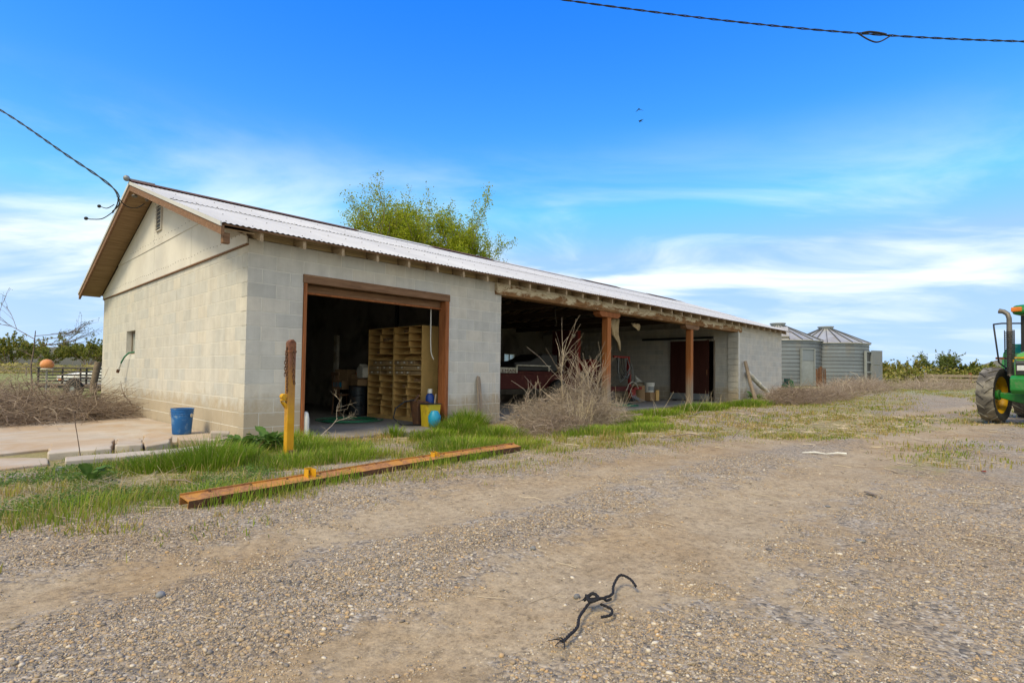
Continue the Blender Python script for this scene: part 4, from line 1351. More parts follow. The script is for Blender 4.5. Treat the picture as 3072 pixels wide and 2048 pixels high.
tag(MB().box(3.34, 3.60, .22, .40, FZ, .398).build('crate', MAT['black'], bevel=.006), 'black crate under the blue jug beside the door jamb', 'crate')
tag(MB().tube([(3.36, .20, 2.18), (3.365, .2, 1.6), (3.37, .19, 1.38), (3.40, .18, 1.29), (3.43, .18, 1.25)], .009, 8).build('extension_cord', MAT['white'], smooth=60), 'white cord hanging inside the right door jamb', 'cord')
tag(MB().lathe([(0, 0), (.05, 0), (.055, .02), (.055, .26), (.04, .34), (.02, .36), (.0, .36)], 14).build('white_bottle', MAT['white'], smooth=40, loc=(.905, .03, FZ)), 'narrow white plastic jug standing at the left door jamb', 'jug')
# hose end hanging out of the gable window
hs = thing('hose_end', 'short green hose with a brass tap hanging out of the gable window', 'hose', (0, 0, 0))
MB().tube([(.09, 6.42, WZ0+.05), (-.03, 6.45, WZ0+.03), (-.09, 6.55, WZ0-.06), (-.13, 6.66, WZ0-.2)], .017, 8).build('hose', MAT['greenhose'], hs, smooth=60)
MB().tube([(-.13, 6.66, WZ0-.19), (-.15, 6.74, WZ0-.33)], .022, 8).build('white_sleeve', MAT['white'], hs, smooth=60)
MB().tube([(-.15, 6.74, WZ0-.33), (-.16, 6.78, WZ0-.40)], .03, 8).bar((-.16, 6.70, WZ0-.39), (-.16, 6.88, WZ0-.36), .02, .02).build('tap', MAT['rustdark'], hs)

# ------------------------------------------------------------------ open bay contents: baler, red frame, boxes
BZ = .106
bl_ = thing('hay_baler', 'dark red hay baler with white lettering parked inside the open bay', 'baler', (0, 0, BZ))
MB().box(7.0, 12.0, 3.2, 4.6, .45, .90).build('chamber', MAT['redmachine'], bl_, bevel=.02)
MB().box(6.6, 8.86, 3.14, 3.19, .92, 1.075).build('name_board', MAT['offwhite'], bl_)
tx = bpy.data.curves.new('lettering', 'FONT'); tx.body = 'FREEMAN'; tx.size = .19; tx.extrude = .002; tx.align_x = 'RIGHT'
txo = bpy.data.objects.new('lettering', tx); COL.objects.link(txo)
bpy.context.view_layer.update()
dg = bpy.context.evaluated_depsgraph_get()
tme = bpy.data.meshes.new_from_object(txo.evaluated_get(dg))
bpy.data.objects.remove(txo)
tme.materials.clear(); tme.materials.append(MAT['redmachine'])
lo = obj('lettering', tme, bl_, (8.80, 3.135, .93), (rad(90), 0, 0)); lo.scale = (1.15, .72, 1)
MB().box(8.87, 10.5, 3.2, 4.4, .901, .98).build('deck', MAT['redmachine'], bl_, bevel=.008)
g_ = MB()
g_.box(8.84, 8.88, 3.16, 3.19, .98, 1.13).box(8.84, 10.4, 3.16, 3.19, 1.131, 1.165).box(10.3, 10.34, 3.16, 3.19, .98, 1.13)
g_.build('guard_rail', MAT['offwhite'], bl_)
MB().prism([(8.9, .985), (10.9, .985), (10.9, 1.52), (10.2, 1.52), (9.6, 1.30), (8.9, 1.24)], 3.3, 4.3, 'y').build('engine_cover', MAT['black'], bl_, bevel=.03)
ct = MB().box(11.35, 11.83, 3.2, 3.9, .9, 2.34).build('chute', MAT['redmachine'], bl_, bevel=.01)
MB().box(11.83, 12.06, 3.25, 3.9, .9, 2.37).build('chute_cover', MAT['redbright'], bl_, bevel=.01)
MB().prism([(11.47, 2.22), (11.71, 2.22), (11.59, 2.09)], 3.185, 3.199, 'y').build('triangle_mark', MAT['offwhite'], ct)
MB().lathe([(0, -.1), (.36, -.1), (.38, -.07), (.38, .07), (.36, .1), (0, .1)], 28, m=rotm((rad(90), 0, 0))).xf((12.85, 3.2, 1.0)).build('flywheel', MAT['redmachine'], bl_, smooth=35)
MB().box(12.38, 12.82, 3.1, 3.7, .98, 1.42).build('gearbox', MAT['redbright'], bl_, bevel=.03)
MB().box(12.0, 13.2, 3.25, 3.6, .42, .62).build('drawbar', MAT['redmachine'], bl_, bevel=.02)
for x in (7.6, 10.6):
    MB().lathe([(.12, -.1), (.30, -.11), (.36, -.08), (.37, 0), (.36, .08), (.30, .11), (.12, .1)], 28, m=rotm((rad(90), 0, 0))).xf((x, 3.02, .37)).build('wheel', MAT['blackrub'], bl_, smooth=35)
# lifting hook on a chain from the roof
hk = MB().cyl((10.39, 3.0, 2.95), (10.39, 3.0, 3.6), .012, n=6)
hk.tube([(10.39, 3.0, 2.95), (10.40, 3.0, 2.75), (10.46, 3.0, 2.62), (10.42, 3.0, 2.50), (10.36, 3.0, 2.52)], .022, 8)
tag(hk.build('lifting_hook', MAT['exhaust'], smooth=60), 'steel hook hanging from the roof above the baler', 'hook')
# red hydraulic frame by the post
rf = thing('hydraulic_frame', 'upright red steel frame hung with hoses beside the first post', 'frame', (0, 0, BZ))
MB().bar((12.50, 2.25, 1.50), (13.36, 2.2, 1.50), .07, .07).build('top_bar', MAT['redbright'], rf, bevel=.006)
MB().bar((13.35, 2.2, .90), (13.33, 2.2, 1.53), .09, .09).build('upper_leg', MAT['redbright'], rf, bevel=.006)
MB().bar((13.44, 2.2, .25), (13.40, 2.2, .95), .085, .085).build('lower_leg', MAT['redbright'], rf, bevel=.006)
MB().bar((11.9, 2.3, .43), (13.6, 2.2, .45), .13, .16, ).build('cross_beam', MAT['redmachine'], rf, bevel=.01)
MB().bar((13.5, 2.1, .44), (14.0, 2.1, .46), .09, .09).build('stub_bar', MAT['redbright'], rf, bevel=.006)
MB().box(13.34, 13.60, 2.06, 2.2, .13, .42).build('foot_plate', MAT['redbright'], rf, bevel=.006)
MB().box(11.8, 12.4, 2.1, 2.7, .0, .36).box(13.36, 13.50, 2.14, 2.26, 0, .128).build('stand', MAT['black'], rf, bevel=.01)
R = random.Random(4)
for k in range(9):
    x0 = 12.5+R.random()*.75
    p = [(x0, 2.15, 1.48), (x0+R.uniform(-.15, .3), 2.1, 1.0+R.uniform(-.1, .2)), (12.9+R.uniform(-.3, .3), 2.1, .75+R.uniform(-.1, .15)), (13.3, 2.1, .95+R.uniform(-.2, .3))]
    MB().tube(p, .011, 6).build('hose', MAT['greysteel'] if k % 3 == 0 else MAT['blackrub'], rf, smooth=80)
for k in range(6):
    x0 = 13.30+.06*k
    MB().tube([(x0, 2.1, .42), (x0+R.uniform(-.06, .04), 2.06, .2), (x0+R.uniform(-.2, .35), 1.95+R.uniform(-.2, .1), .012)], .011, 6).build('hose', MAT['greysteel'], rf, smooth=80)
MB().tube([(13.08, 2.1, .40), (13.14, 2.05, .60), (13.35, 2.05, .68), (13.6, 2.05, .62), (13.74, 2.05, .45)], .014, 6).build('pale_hose', MAT['offwhite'], rf, smooth=80)
MB().tube([(13.50, 2.2, 1.30), (13.62, 2.2, 1.1), (13.66, 2.2, .7)], .012, 6).build('hose', MAT['greysteel'], rf, smooth=80)
# bin, funnel, boxes, white pail
tb = MB().lathe([(0, 0), (.2, 0), (.2, .2), (.21, .21), (.2, .22), (.2, .54), (.18, .545), (0, .54)], 20)
tag(tb.build('fibre_drum', MAT['card'], smooth=35, loc=(14.30, 2.35, BZ)), 'brown fibre drum under the tilted funnel', 'drum')
fn = MB().lathe([(.2, 0), (.05, .26), (.02, .34), (.012, .34), (.04, .26), (.19, .0)], 18)
tag(fn.build('funnel', MAT['offwhite'], smooth=40, loc=(14.18, 2.33, BZ+.575), rot=(rad(-25), rad(14), 0)), 'off-white plastic funnel upside down on the fibre drum', 'funnel')
tag(MB().box(-.34, .20, -.22, .22, 0, .30).build('cardboard_box', MAT['card'], bevel=.008, loc=(14.92, 2.3, BZ)), 'low brown cardboard box under the white pail', 'box')
tag(MB().box(-.10, .10, -.02, .02, 0, .38).build('wood_block', MAT['shelf'], bevel=.004, loc=(15.02, 2.04, BZ)), 'pale upright wood block in front of the cardboard box', 'wood block')
pl_ = thing('white_pail', 'white lidded plastic pail with a dark label on the cardboard box', 'pail', (14.90, 2.3, BZ+.302))
MB().lathe([(0, 0), (.165, 0), (.18, .24), (.19, .242), (.19, .26), (.182, .262), (.185, .30), (.195, .302), (.195, .335), (.18, .34), (0, .34)], 28).build('body', MAT['white'], pl_, smooth=35)
lb = MB()
for i in range(9):
    a = rad(200+i*9); a2 = rad(200+(i+1)*9)
    lb.add([(.180*math.cos(a), .180*math.sin(a), .06), (.180*math.cos(a2), .180*math.sin(a2), .06), (.186*math.cos(a2), .186*math.sin(a2), .2), (.186*math.cos(a), .186*math.sin(a), .2)], [(0, 1, 2, 3)])
lb.build('label', MAT['greysteel'], pl_)
tag(MB().tube([(15.6, 1.6, BZ+.015), (15.9, 1.9, BZ+.015), (16.3, 1.8, BZ+.015), (16.2, 1.4, BZ+.015), (15.8, 1.3, BZ+.015)], .012, 6).build('hose_piece', MAT['blackrub'], smooth=80), 'piece of black hose lying before the sliding door', 'hose')
tag(MB().tube(coil(10.9, .9, 3, 5), .012, 6).xf((0, 0, BZ-FZ)).build('garden_hose', MAT['greenhose'], smooth=60), 'green hose on the bay floor behind the dead bush', 'hose')
# cloths hung from the beam
def drape(pts, w_, label):
    b = MB(); n = 9
    vs = []
    for i, (x, y, z, ww) in enumerate(pts):
        for j in range(n):
            u = j/(n-1)-.5
            vs.append((x+u*ww, y+.03*math.sin(j*1.9+i*.7), z+.02*math.cos(j*2.3)))
    fs = []
    for i in range(len(pts)-1):
        for j in range(n-1):
            fs.append((i*n+j, i*n+j+1, (i+1)*n+j+1, (i+1)*n+j))
    b.add(vs, fs)
    o = b.build('hung_cloth', MAT['cloth'], smooth=80)
    md = o.modifiers.new('thick', 'SOLIDIFY'); md.thickness = .004
    return tag(o, label, 'cloth')
drape([(9.75, .35, 2.52, .40), (9.70, .35, 2.30, .34), (9.72, .35, 2.08, .24), (9.86, .35, 1.9, .12), (9.93, .35, 1.66, .05)], 1, 'long tan rag hanging from the beam right of the first post')
drape([(10.75, .35, 2.46, .46), (10.78, .35, 2.40, .40), (10.86, .35, 2.34, .2), (10.88, .35, 2.28, .06)], 1, 'small tan rag tucked under the beam between the two posts')
# ------------------------------------------------------------------ vegetation builders (numpy)
def blades(base, h, w_, ang, lean, tint, name, m, kind='stuff'):
    """bent grass blades: 5 vertices each"""
    base = np.asarray(base); N = len(base)
    dx, dy = np.cos(ang), np.sin(ang)
    px, py = -dy, dx
    def pt(t, side, wf):
        off = lean*h*t**1.8
        z = h*t*(1-.25*lean*t)
        return np.stack([base[:, 0]+dx*off+px*side*w_*wf, base[:, 1]+dy*off+py*side*w_*wf, base[:, 2]+z], -1)
    V = np.stack([pt(0, -1, .5), pt(0, 1, .5), pt(.55, -1, .42), pt(.55, 1, .42), pt(1., 0, 0)], 1).reshape(-1, 3)
    k = np.arange(N)[:, None]*5
    F = np.concatenate([k+np.array([[0, 1, 3]]), k+np.array([[0, 3, 2]]), k+np.array([[2, 3, 4]])], 0)
    o = npmesh(name, V, F, m, {'tint': np.repeat(tint, 5)+np.tile([.12, .12, 0, 0, .05], N)})
    if kind: o['kind'] = kind
    return o

def stems(paths, radii, tint, name, m, parent=None, kind=None):
    """thin three-sided stalks; paths (N,K,3) radii (N,K)"""
    P = np.asarray(paths, float); N, K, _ = P.shape
    T = P[:, -1]-P[:, 0]
    T /= np.linalg.norm(T, axis=1, keepdims=True)+1e-9
    a = np.cross(T, np.array([.31, .17, .93])); a /= np.linalg.norm(a, axis=1, keepdims=True)+1e-9
    b = np.cross(T, a)
    V = []
    for j in range(3):
        th = 2*np.pi*j/3
        V.append(P+(a[:, None]*np.cos(th)+b[:, None]*np.sin(th))*np.asarray(radii)[:, :, None])
    V = np.stack(V, 2).reshape(-1, 3)       # N,K,3
    base = (np.arange(N)*K*3)[:, None, None]+(np.arange(K-1)*3)[None, :, None]
    fs = []
    for j in range(3):
        j2 = (j+1) % 3
        fs.append(np.concatenate([base+j, base+j2, base+3+j2], -1).reshape(-1, 3))
        fs.append(np.concatenate([base+j, base+3+j2, base+3+j], -1).reshape(-1, 3))
    F = np.concatenate(fs)
    o = npmesh(name, V, F, m, {'tint': np.repeat(tint, K*3)}, parent=parent)
    if kind: o['kind'] = kind
    return o

def leaves(C, size, tint, name, m, parent=None, kind=None, up=None, asp=.55):
    """small folded leaf: 4 vertices, 2 triangles"""
    C = np.asarray(C, float); N = len(C)
    d = RNG.normal(size=(N, 3)); d /= np.linalg.norm(d, axis=1, keepdims=True)
    if up is not None:
        d[:, 2] = d[:, 2]*.5+up; d /= np.linalg.norm(d, axis=1, keepdims=True)
    e = RNG.normal(size=(N, 3)); e -= d*(e*d).sum(1, keepdims=True); e /= np.linalg.norm(e, axis=1, keepdims=True)
    n = np.cross(d, e)
    s = np.asarray(size)[:, None]
    V = np.stack([C-d*s*.5, C+e*s*asp*.5+n*s*.12, C+d*s*.5, C-e*s*asp*.5+n*s*.12], 1).reshape(-1, 3)
    k = np.arange(N)[:, None]*4
    F = np.concatenate([k+np.array([[0, 1, 2]]), k+np.array([[0, 2, 3]])], 0)
    o = npmesh(name, V, F, m, {'tint': np.repeat(tint, 4)}, parent=parent)
    if kind: o['kind'] = kind
    return o

def arc_paths(p0, d, L, bend, K=5, wob=.06):
    """curved stalks from p0 along d with length L, bending by vector bend"""
    p0 = np.asarray(p0); d = np.asarray(d); L = np.asarray(L)
    t = np.linspace(0, 1, K)[None, :, None]
    P = p0[:, None]+d[:, None]*L[:, None, None]*t+np.asarray(bend)[:, None]*L[:, None, None]*t**2
    P[:, 1:] += RNG.normal(size=(len(p0), K-1, 3))*wob*L[:, None, None]*.35
    return P

# ------------------------------------------------------------------ grass
BLK = [(-.15, 22., .0, 10.), (-6, -.0, .35, 6.2), (-2.12, -.8, -.38, .8), (-3.7, -2.1, -.75, .2), (-.8, -.05, -.1, .4)]
def free(x, y):
    ok = np.ones(len(x), bool)
    for (a, b, c, d_) in BLK:
        ok &= ~((x > a) & (x < b) & (y > c) & (y < d_))
    ok &= ~((x > -2.05) & (x < -.45) & (y > -.84) & (y < -.5))
    # channel footprint
    u = (x-bp0.x)*math.cos(ba)+(y-bp0.y)*math.sin(ba); v_ = -(x-bp0.x)*math.sin(ba)+(y-bp0.y)*math.cos(ba)
    ok &= ~((u > -.02) & (u < bl+.02) & (np.abs(v_) < .085))
    ok &= ~((x > .83) & (x < 3.6) & (y > -.5))
    return ok

def grass_patch(n, x0, x1, y0, y1, hmin, hmax, name, label, m, tintc, tints, w_=.0045, power=1., lean=(.1, .7)):
    x = RNG.uniform(x0, x1, n); y = RNG.uniform(y0, y1, n)
    g_ = grass_mask(x, y)
    cl = fbm(x, y, .35, 3)
    p = np.clip(g_*sstep(.40, .66, cl)*1.25+g_*.10, 0, 1)**power
    k = (RNG.random(n) < p) & free(x, y)
    x, y, cl = x[k], y[k], cl[k]
    # a blade wants company: pull towards small tufts
    N = len(x)
    hh = RNG.uniform(hmin, hmax, N)*(.35+1.3*cl)*np.where(RNG.random(N) < .06, 1.8, 1.)
    dist = np.hypot(x-CAM.x, y-CAM.y)
    ww = w_*np.clip(dist/4.5, .8, 3.0)*RNG.uniform(.7, 1.3, N)
    z = zg(x, y)-.005
    tint = np.clip(tintc+RNG.normal(size=N)*tints+(fbm(x+9, y+3, .8, 3)-.5)*1.0, 0, .98)
    tint = np.where(RNG.random(N) < .16, RNG.uniform(.8, .98, N), tint)
    o = blades(np.stack([x, y, z], -1), hh, ww, RNG.uniform(0, 2*np.pi, N), RNG.uniform(*lean, N), tint, name, MAT[m])
    tag(o, label, 'grass')
    return o
grass_patch(60000, -4.2, 5.0, -4.2, -.0, .03, .10, 'short_grass', 'short green and rusty grass along the barn front', 'grassy', .46, .2)
grass_patch(52000, 5.0, 13., -8.8, -.0, .018, .065, 'short_grass', 'short olive grass before the open bays', 'grassy', .5, .2, .005)
grass_patch(52000, 13., 32., -9.5, -.0, .02, .08, 'short_grass', 'short yellow-green grass toward the round bins', 'grassy', .5, .2, .006)
# rusty low weeds thinning out into the gravel along the grass edge
n = 70000
x = RNG.uniform(-4, 9, n); y = RNG.uniform(-5.6, -2.6, n)
yb_ = np.interp(x, GX, GY)
k = (RNG.random(n) < np.exp(-((y-yb_+.22)/.42)**2)*sstep(.40, .66, fbm(x+5, y+2, .4, 4))*.9) & free(x, y)
x, y = x[k], y[k]; n = len(x)
tag(blades(np.stack([x, y, zg(x, y)-.003], -1), RNG.uniform(.02, .075, n), RNG.uniform(.004, .008, n), RNG.uniform(0, 2*np.pi, n), RNG.uniform(.3, 1.1, n), np.clip(RNG.normal(.55, .26, n), 0, .98), 'rusty_weeds', MAT['grassy']), 'low rusty brown weeds thinning into the gravel', 'weeds')
# dry straw lying flat all over the yard and the verge
n = 9000
x = RNG.uniform(-3.4, 14, n); y = RNG.uniform(-8.6, -.3, n)
k = (RNG.random(n) < (.10+.9*sstep(.25, .8, grass_mask(x, y))*.8)) & free(x, y)
x, y = x[k], y[k]; n = len(x)
an = RNG.uniform(0, 2*np.pi, n)
L = RNG.uniform(.04, .22, n)
pp = arc_paths(np.stack([x, y, zg(x, y)+.008], -1), np.stack([np.cos(an), np.sin(an), RNG.uniform(-.02, .10, n)], -1), L, RNG.normal(size=(n, 3))*.15*np.array([1, 1, .1]), 4)
tag(stems(pp, np.repeat(RNG.uniform(.0010, .0026, n)[:, None], 4, 1)*np.clip(np.hypot(x-CAM.x, y-CAM.y)/4, .8, 3)[:, None], np.clip(RNG.normal(.75, .2, n), 0, 1), 'straw', MAT['stalk'], kind='stuff'), 'loose dry straw scattered over the yard', 'straw')

# tall tussocks
tus = []
def tussock(cx, cy, rx, ry, n, h0, h1, tintc, ang=None):
    r = np.sqrt(RNG.random(n)); a = RNG.uniform(0, 2*np.pi, n)
    x = cx+rx*r*np.cos(a); y = cy+ry*r*np.sin(a)
    k = free(x, y); x, y, r, a = x[k], y[k], r[k], a[k]
    n = len(x)
    hh = RNG.uniform(h0, h1, n)*(1-.35*r)
    out = np.where(RNG.random(n) < .7, a, RNG.uniform(0, 2*np.pi, n))
    tus.append((x, y, hh, out, RNG.uniform(.1, .55, n)+.25*r, np.clip(tintc+RNG.normal(size=n)*.13, 0, .95)))
tussock(-.98, -1.75, .42, .34, 1500, .22, .46, .22)
tussock(-1.35, -1.55, .35, .25, 900, .12, .30, .30)
tussock(-.60, -1.55, .32, .28, 700, .12, .28, .26)
tussock(.25, -1.40, .42, .35, 1000, .12, .28, .34)
tussock(.42, -.75, .35, .4, 900, .15, .34, .40)
tussock(.25, -2.25, .55, .32, 1500, .10, .24, .42)
tussock(-.35, -2.25, .45, .3, 1100, .10, .24, .40)
tussock(.75, -1.55, .3, .3, 500, .10, .22, .38)
tussock(2.35, -1.25, .42, .34, 1500, .12, .26, .36)
tussock(3.55, -.55, .40, .42, 1500, .25, .58, .20)
tussock(3.05, -.95, .45, .35, 1700, .18, .40, .26)
tussock(3.35, -1.55, .6, .45, 2000, .10, .26, .36)
tussock(2.0, -2.25, .7, .5, 1900, .10, .24, .36)
tussock(2.6, -2.75, .6, .35, 900, .07, .17, .48)
tussock(2.05, -.62, .18, .14, 220, .14, .30, .3)
tussock(4.9, -2.35, .9, .5, 1600, .08, .22, .36)
tussock(6.2, -2.5, 1.0, .5, 1500, .08, .2, .38)
tussock(7.5, -1.7, .9, .5, 1300, .08, .22, .40)
tussock(9.6, -.9, 1.2, .6, 1500, .10, .26, .34)
tussock(12.2, -.9, 1.4, .6, 1600, .12, .34, .26)
tussock(15.2, -1.1, 1.6, .6, 1500, .12, .34, .28)
tussock(-2.3, -3.1, .7, .35, 900, .07, .18, .45)
tussock(-1.5, -3.05, .45, .3, 500, .07, .16, .5)
tussock(-.46, .16, .12, .1, 120, .08, .18, .4)
tussock(-1.6, -.42, .5, .08, 260, .05, .13, .35)
tussock(17.9, -.5, .5, .25, 300, .2, .4, .2)
x, y, hh, an, le, ti = [np.concatenate([t[i] for t in tus]) for i in range(6)]
ti = np.where(RNG.random(len(x)) < .10, RNG.uniform(.8, .98, len(x)), ti)
dist = np.hypot(x-CAM.x, y-CAM.y)
tag(blades(np.stack([x, y, zg(x, y)-.01], -1), hh, .0055*np.clip(dist/5.5, .8, 2.6)*RNG.uniform(.7, 1.3, len(x)), an, le, ti, 'tall_grass', MAT['grass']), 'tall fresh green grass tussocks along the barn', 'grass')
# blades growing along the steel channel
n = 1700
u = RNG.uniform(0, bl, n); s_ = np.where(RNG.random(n) < .75, -1, 1)
v_ = s_*(.092+np.abs(RNG.normal(size=n))*.05)
x = bp0.x+u*math.cos(ba)-v_*math.sin(ba); y = bp0.y+u*math.sin(ba)+v_*math.cos(ba)
k = RNG.random(n) < sstep(.35, .6, fbm(x, y, .4, 3)); x, y = x[k], y[k]; n = len(x)
tag(blades(np.stack([x, y, zg(x, y)-.005], -1), RNG.uniform(.05, .16, n), RNG.uniform(.004, .007, n), RNG.uniform(0, 2*np.pi, n), RNG.uniform(.1, .6, n), np.clip(RNG.normal(.36, .14, n), 0, .95), 'channel_grass', MAT['grass']), 'grass growing up along the steel channel', 'grass')
# low ferny ground cover at the left
n = 30000
x = RNG.uniform(-3.4, -.7, n); y = RNG.uniform(-3.0, -.5, n)
k = (RNG.random(n) < sstep(.42, .62, fbm(x+3, y, .5, 4))) & free(x, y); x, y = x[k], y[k]; n = len(x)
tag(leaves(np.stack([x, y, zg(x, y)+RNG.uniform(0, .07, n)*fbm(x, y, .3, 2)*1.6], -1), RNG.uniform(.012, .032, n), np.clip(RNG.normal(.6, .2, n), 0, 1), 'ground_cover', MAT['weed'], kind='stuff', up=.3, asp=.4), 'low feathery green weeds at the left of the yard', 'weeds')

# broad-leaved weeds: every leaf a part
def leaf_mesh(L, wd, wav, name='leaf'):
    b = MB(); n = 7
    for i in range(n+1):
        t = i/n
        ww = wd*math.sin(math.pi*min(1, t*.93+.07))**.7*(1-.12*math.sin(i*2.7))
        z = .30*L*t-.42*L*t*t
        for s in (-1, -.5, 0, .5, 1):
            b.v.append((L*t, s*ww/2, z+abs(s)*.12*ww+wav*math.sin(i*1.9+s*2)*abs(s)))
    for i in range(n):
        for j in range(4):
            b.f.append((i*5+j, i*5+j+1, (i+1)*5+j+1, (i+1)*5+j))
    me = b.mesh(name, MAT['weed'], 80)
    at = me.attributes.new('tint', 'FLOAT', 'POINT')
    at.data.foreach_set('value', [min(1, .25+.35*((k % 5) == 2)+.2*random.random()) for k in range(len(me.vertices))])
    return me
LM = [leaf_mesh(.20, .11, .008), leaf_mesh(.16, .085, .01), leaf_mesh(.13, .07, .006)]
def broad_weed(x, y, n, s, label, seed, name='broadleaf_weed'):
    R = random.Random(seed)
    t = thing(name, label, 'weed', (x, y, zgf(x, y)), 0, 'broad-leaved weeds')
    for i in range(n):
        a = i*2.4+R.uniform(-.3, .3); r = R.uniform(.0, .10)*s
        o = obj('leaf', R.choice(LM), t, (r*math.cos(a), r*math.sin(a), R.uniform(.01, .12)*s), (R.uniform(-.2, .2), -R.uniform(.05, .9), a))
        o.scale = (s*R.uniform(.7, 1.1),)*3
    return t
broad_weed(-.42, -1.12, 34, 1.15, 'dark broad-leaved weed at the barn corner, nearest the edging', 1)
broad_weed(-.06, -.95, 34, 1.2, 'dark broad-leaved weed between the barn corner and the yellow post', 2)
broad_weed(-2.02, -1.95, 14, .85, 'grey-green thistle rosette in the weeds at the left', 3)
broad_weed(-.02, -1.05, 14, .7, 'small broad-leaved weed just behind the yellow post', 4)
broad_weed(1.05, -1.45, 12, .5, 'low broad-leaved weed before the workshop doorway', 5)
broad_weed(17.75, -.38, 30, 1.5, 'dark green leafy weed at the foot of the leaning post', 6)

# ------------------------------------------------------------------ gravel stones
def pebbles(n, x0, x1, y0, y1, s0, s1, name, label, seed, octa=False, thin=.8):
    R = np.random.default_rng(seed)
    # denser near the lens
    x = R.uniform(x0, x1, n); y = R.uniform(y0, y1, n)
    d = np.hypot(x-CAM.x, y-CAM.y)
    g_ = gravel_mask(x, y)+1.5*(fbm(x, y, .22, 4)-.5)
    p = (.05+.95*sstep(.34, .70, g_))*np.clip(2.4/d, 0, 1)**1.2*thin*(1-.8*grass_mask(x, y)*sstep(-3.2, -2.2, y))
    # only where the lens can see
    th = np.arctan2(x-CAM.x, y-CAM.y)
    k = (R.random(n) < p) & (th > rad(-5)) & (th < rad(98)) & (d > 1.5) & free(x, y)
    x, y = x[k], y[k]; n = len(x)
    ph = (1+5**.5)/2
    ico = np.array([(-1, ph, 0), (1, ph, 0), (-1, -ph, 0), (1, -ph, 0), (0, -1, ph), (0, 1, ph), (0, -1, -ph), (0, 1, -ph), (ph, 0, -1), (ph, 0, 1), (-ph, 0, -1), (-ph, 0, 1)])
    ico /= np.linalg.norm(ico[0])
    fc = np.array([(0, 11, 5), (0, 5, 1), (0, 1, 7), (0, 7, 10), (0, 10, 11), (1, 5, 9), (5, 11, 4), (11, 10, 2), (10, 7, 6), (7, 1, 8), (3, 9, 4), (3, 4, 2), (3, 2, 6), (3, 6, 8), (3, 8, 9), (4, 9, 5), (2, 4, 11), (6, 2, 10), (8, 6, 7), (9, 8, 1)])
    nv = 12
    if octa:
        ico = np.array([(1, 0, 0), (-1, 0, 0), (0, 1, 0), (0, -1, 0), (0, 0, 1), (0, 0, -1)], float)*1.15; nv = 6
        fc = np.array([(0, 2, 4), (2, 1, 4), (1, 3, 4), (3, 0, 4), (2, 0, 5), (1, 2, 5), (3, 1, 5), (0, 3, 5)])
    r = s0+(s1-s0)*R.random(n)**3.0
    sx = r*R.uniform(.9, 1.5, n); sy = r*R.uniform(.7, 1.05, n); sz = r*R.uniform(.4, .75, n)
    V = ico[None]*(1+R.normal(size=(n, nv, 1))*.10)
    V = V*np.stack([sx, sy, sz], -1)[:, None]
    a = R.uniform(0, 2*np.pi, n); c, s = np.cos(a)[:, None], np.sin(a)[:, None]
    X_ = V[..., 0]*c-V[..., 1]*s; Y_ = V[..., 0]*s+V[..., 1]*c
    V = np.stack([X_+x[:, None], Y_+y[:, None], V[..., 2]+(zg(x, y)+sz*R.uniform(-.1, .6, n))[:, None]], -1).reshape(-1, 3)
    F = (np.arange(n)*nv)[:, None, None]+fc[None]
    o = npmesh(name, V, F.reshape(-1, 3), MAT['pebble'], smooth=True)
    tag(o, label, 'gravel', kind='stuff')
    return n
pebbles(900000, -3.2, 4.6, -8.6, -2.9, .0022, .0058, 'fine_gravel', 'fine grit and gravel strewn over the whole yard', 3, True, .72)
pebbles(110000, -3.2, 4.2, -8.6, -3.0, .0042, .0125, 'gravel', 'larger rounded river pebbles lying in the fine gravel', 4, False, .62)

# ------------------------------------------------------------------ dead brush
def brush(cx, cy, rx, ry, hz, n, name, label, seed, L=(.35, .9), tint=.45, m='brush', flow=(0, 0), r=.0028, zoff=0., K=5, lift=.35, cat='brush'):
    """a heap of dry tangled stalks filling a dome"""
    R = np.random.default_rng(seed)
    a = R.uniform(0, 2*np.pi, n); q = np.sqrt(R.random(n))
    x = cx+rx*q*np.cos(a); y = cy+ry*q*np.sin(a)
    top = hz*np.sqrt(np.clip(1-q**2, 0, 1))*(.65+.7*fbm(x, y, .5, 3))
    z0 = zg(x, y)+top*R.random(n)**.7
    d = R.normal(size=(n, 3))*np.array([1, 1, .45])+np.array([flow[0], flow[1], lift*.5])
    d /= np.linalg.norm(d, axis=1, keepdims=True)
    P = arc_paths(np.stack([x, y, z0], -1), d, R.uniform(*L, n), R.normal(size=(n, 3))*np.array([.3, .3, .2])+np.array([0, 0, -.18]), K, .12)
    P[..., 2] = np.maximum(P[..., 2], zg(P[..., 0], P[..., 1])+.004)+zoff
    rr_ = np.repeat(np.clip(R.lognormal(-.15, .55, n), .3, 3.)[:, None]*r, K, 1)*np.linspace(1, .45, K)[None]
    t = thing(name, label, cat, (cx, cy, 0))
    o = stems(P-np.array([cx, cy, 0]), rr_, np.clip(R.normal(tint, .2, n), 0, 1), 'stalks', MAT[m], parent=t, kind='stuff')
    return t
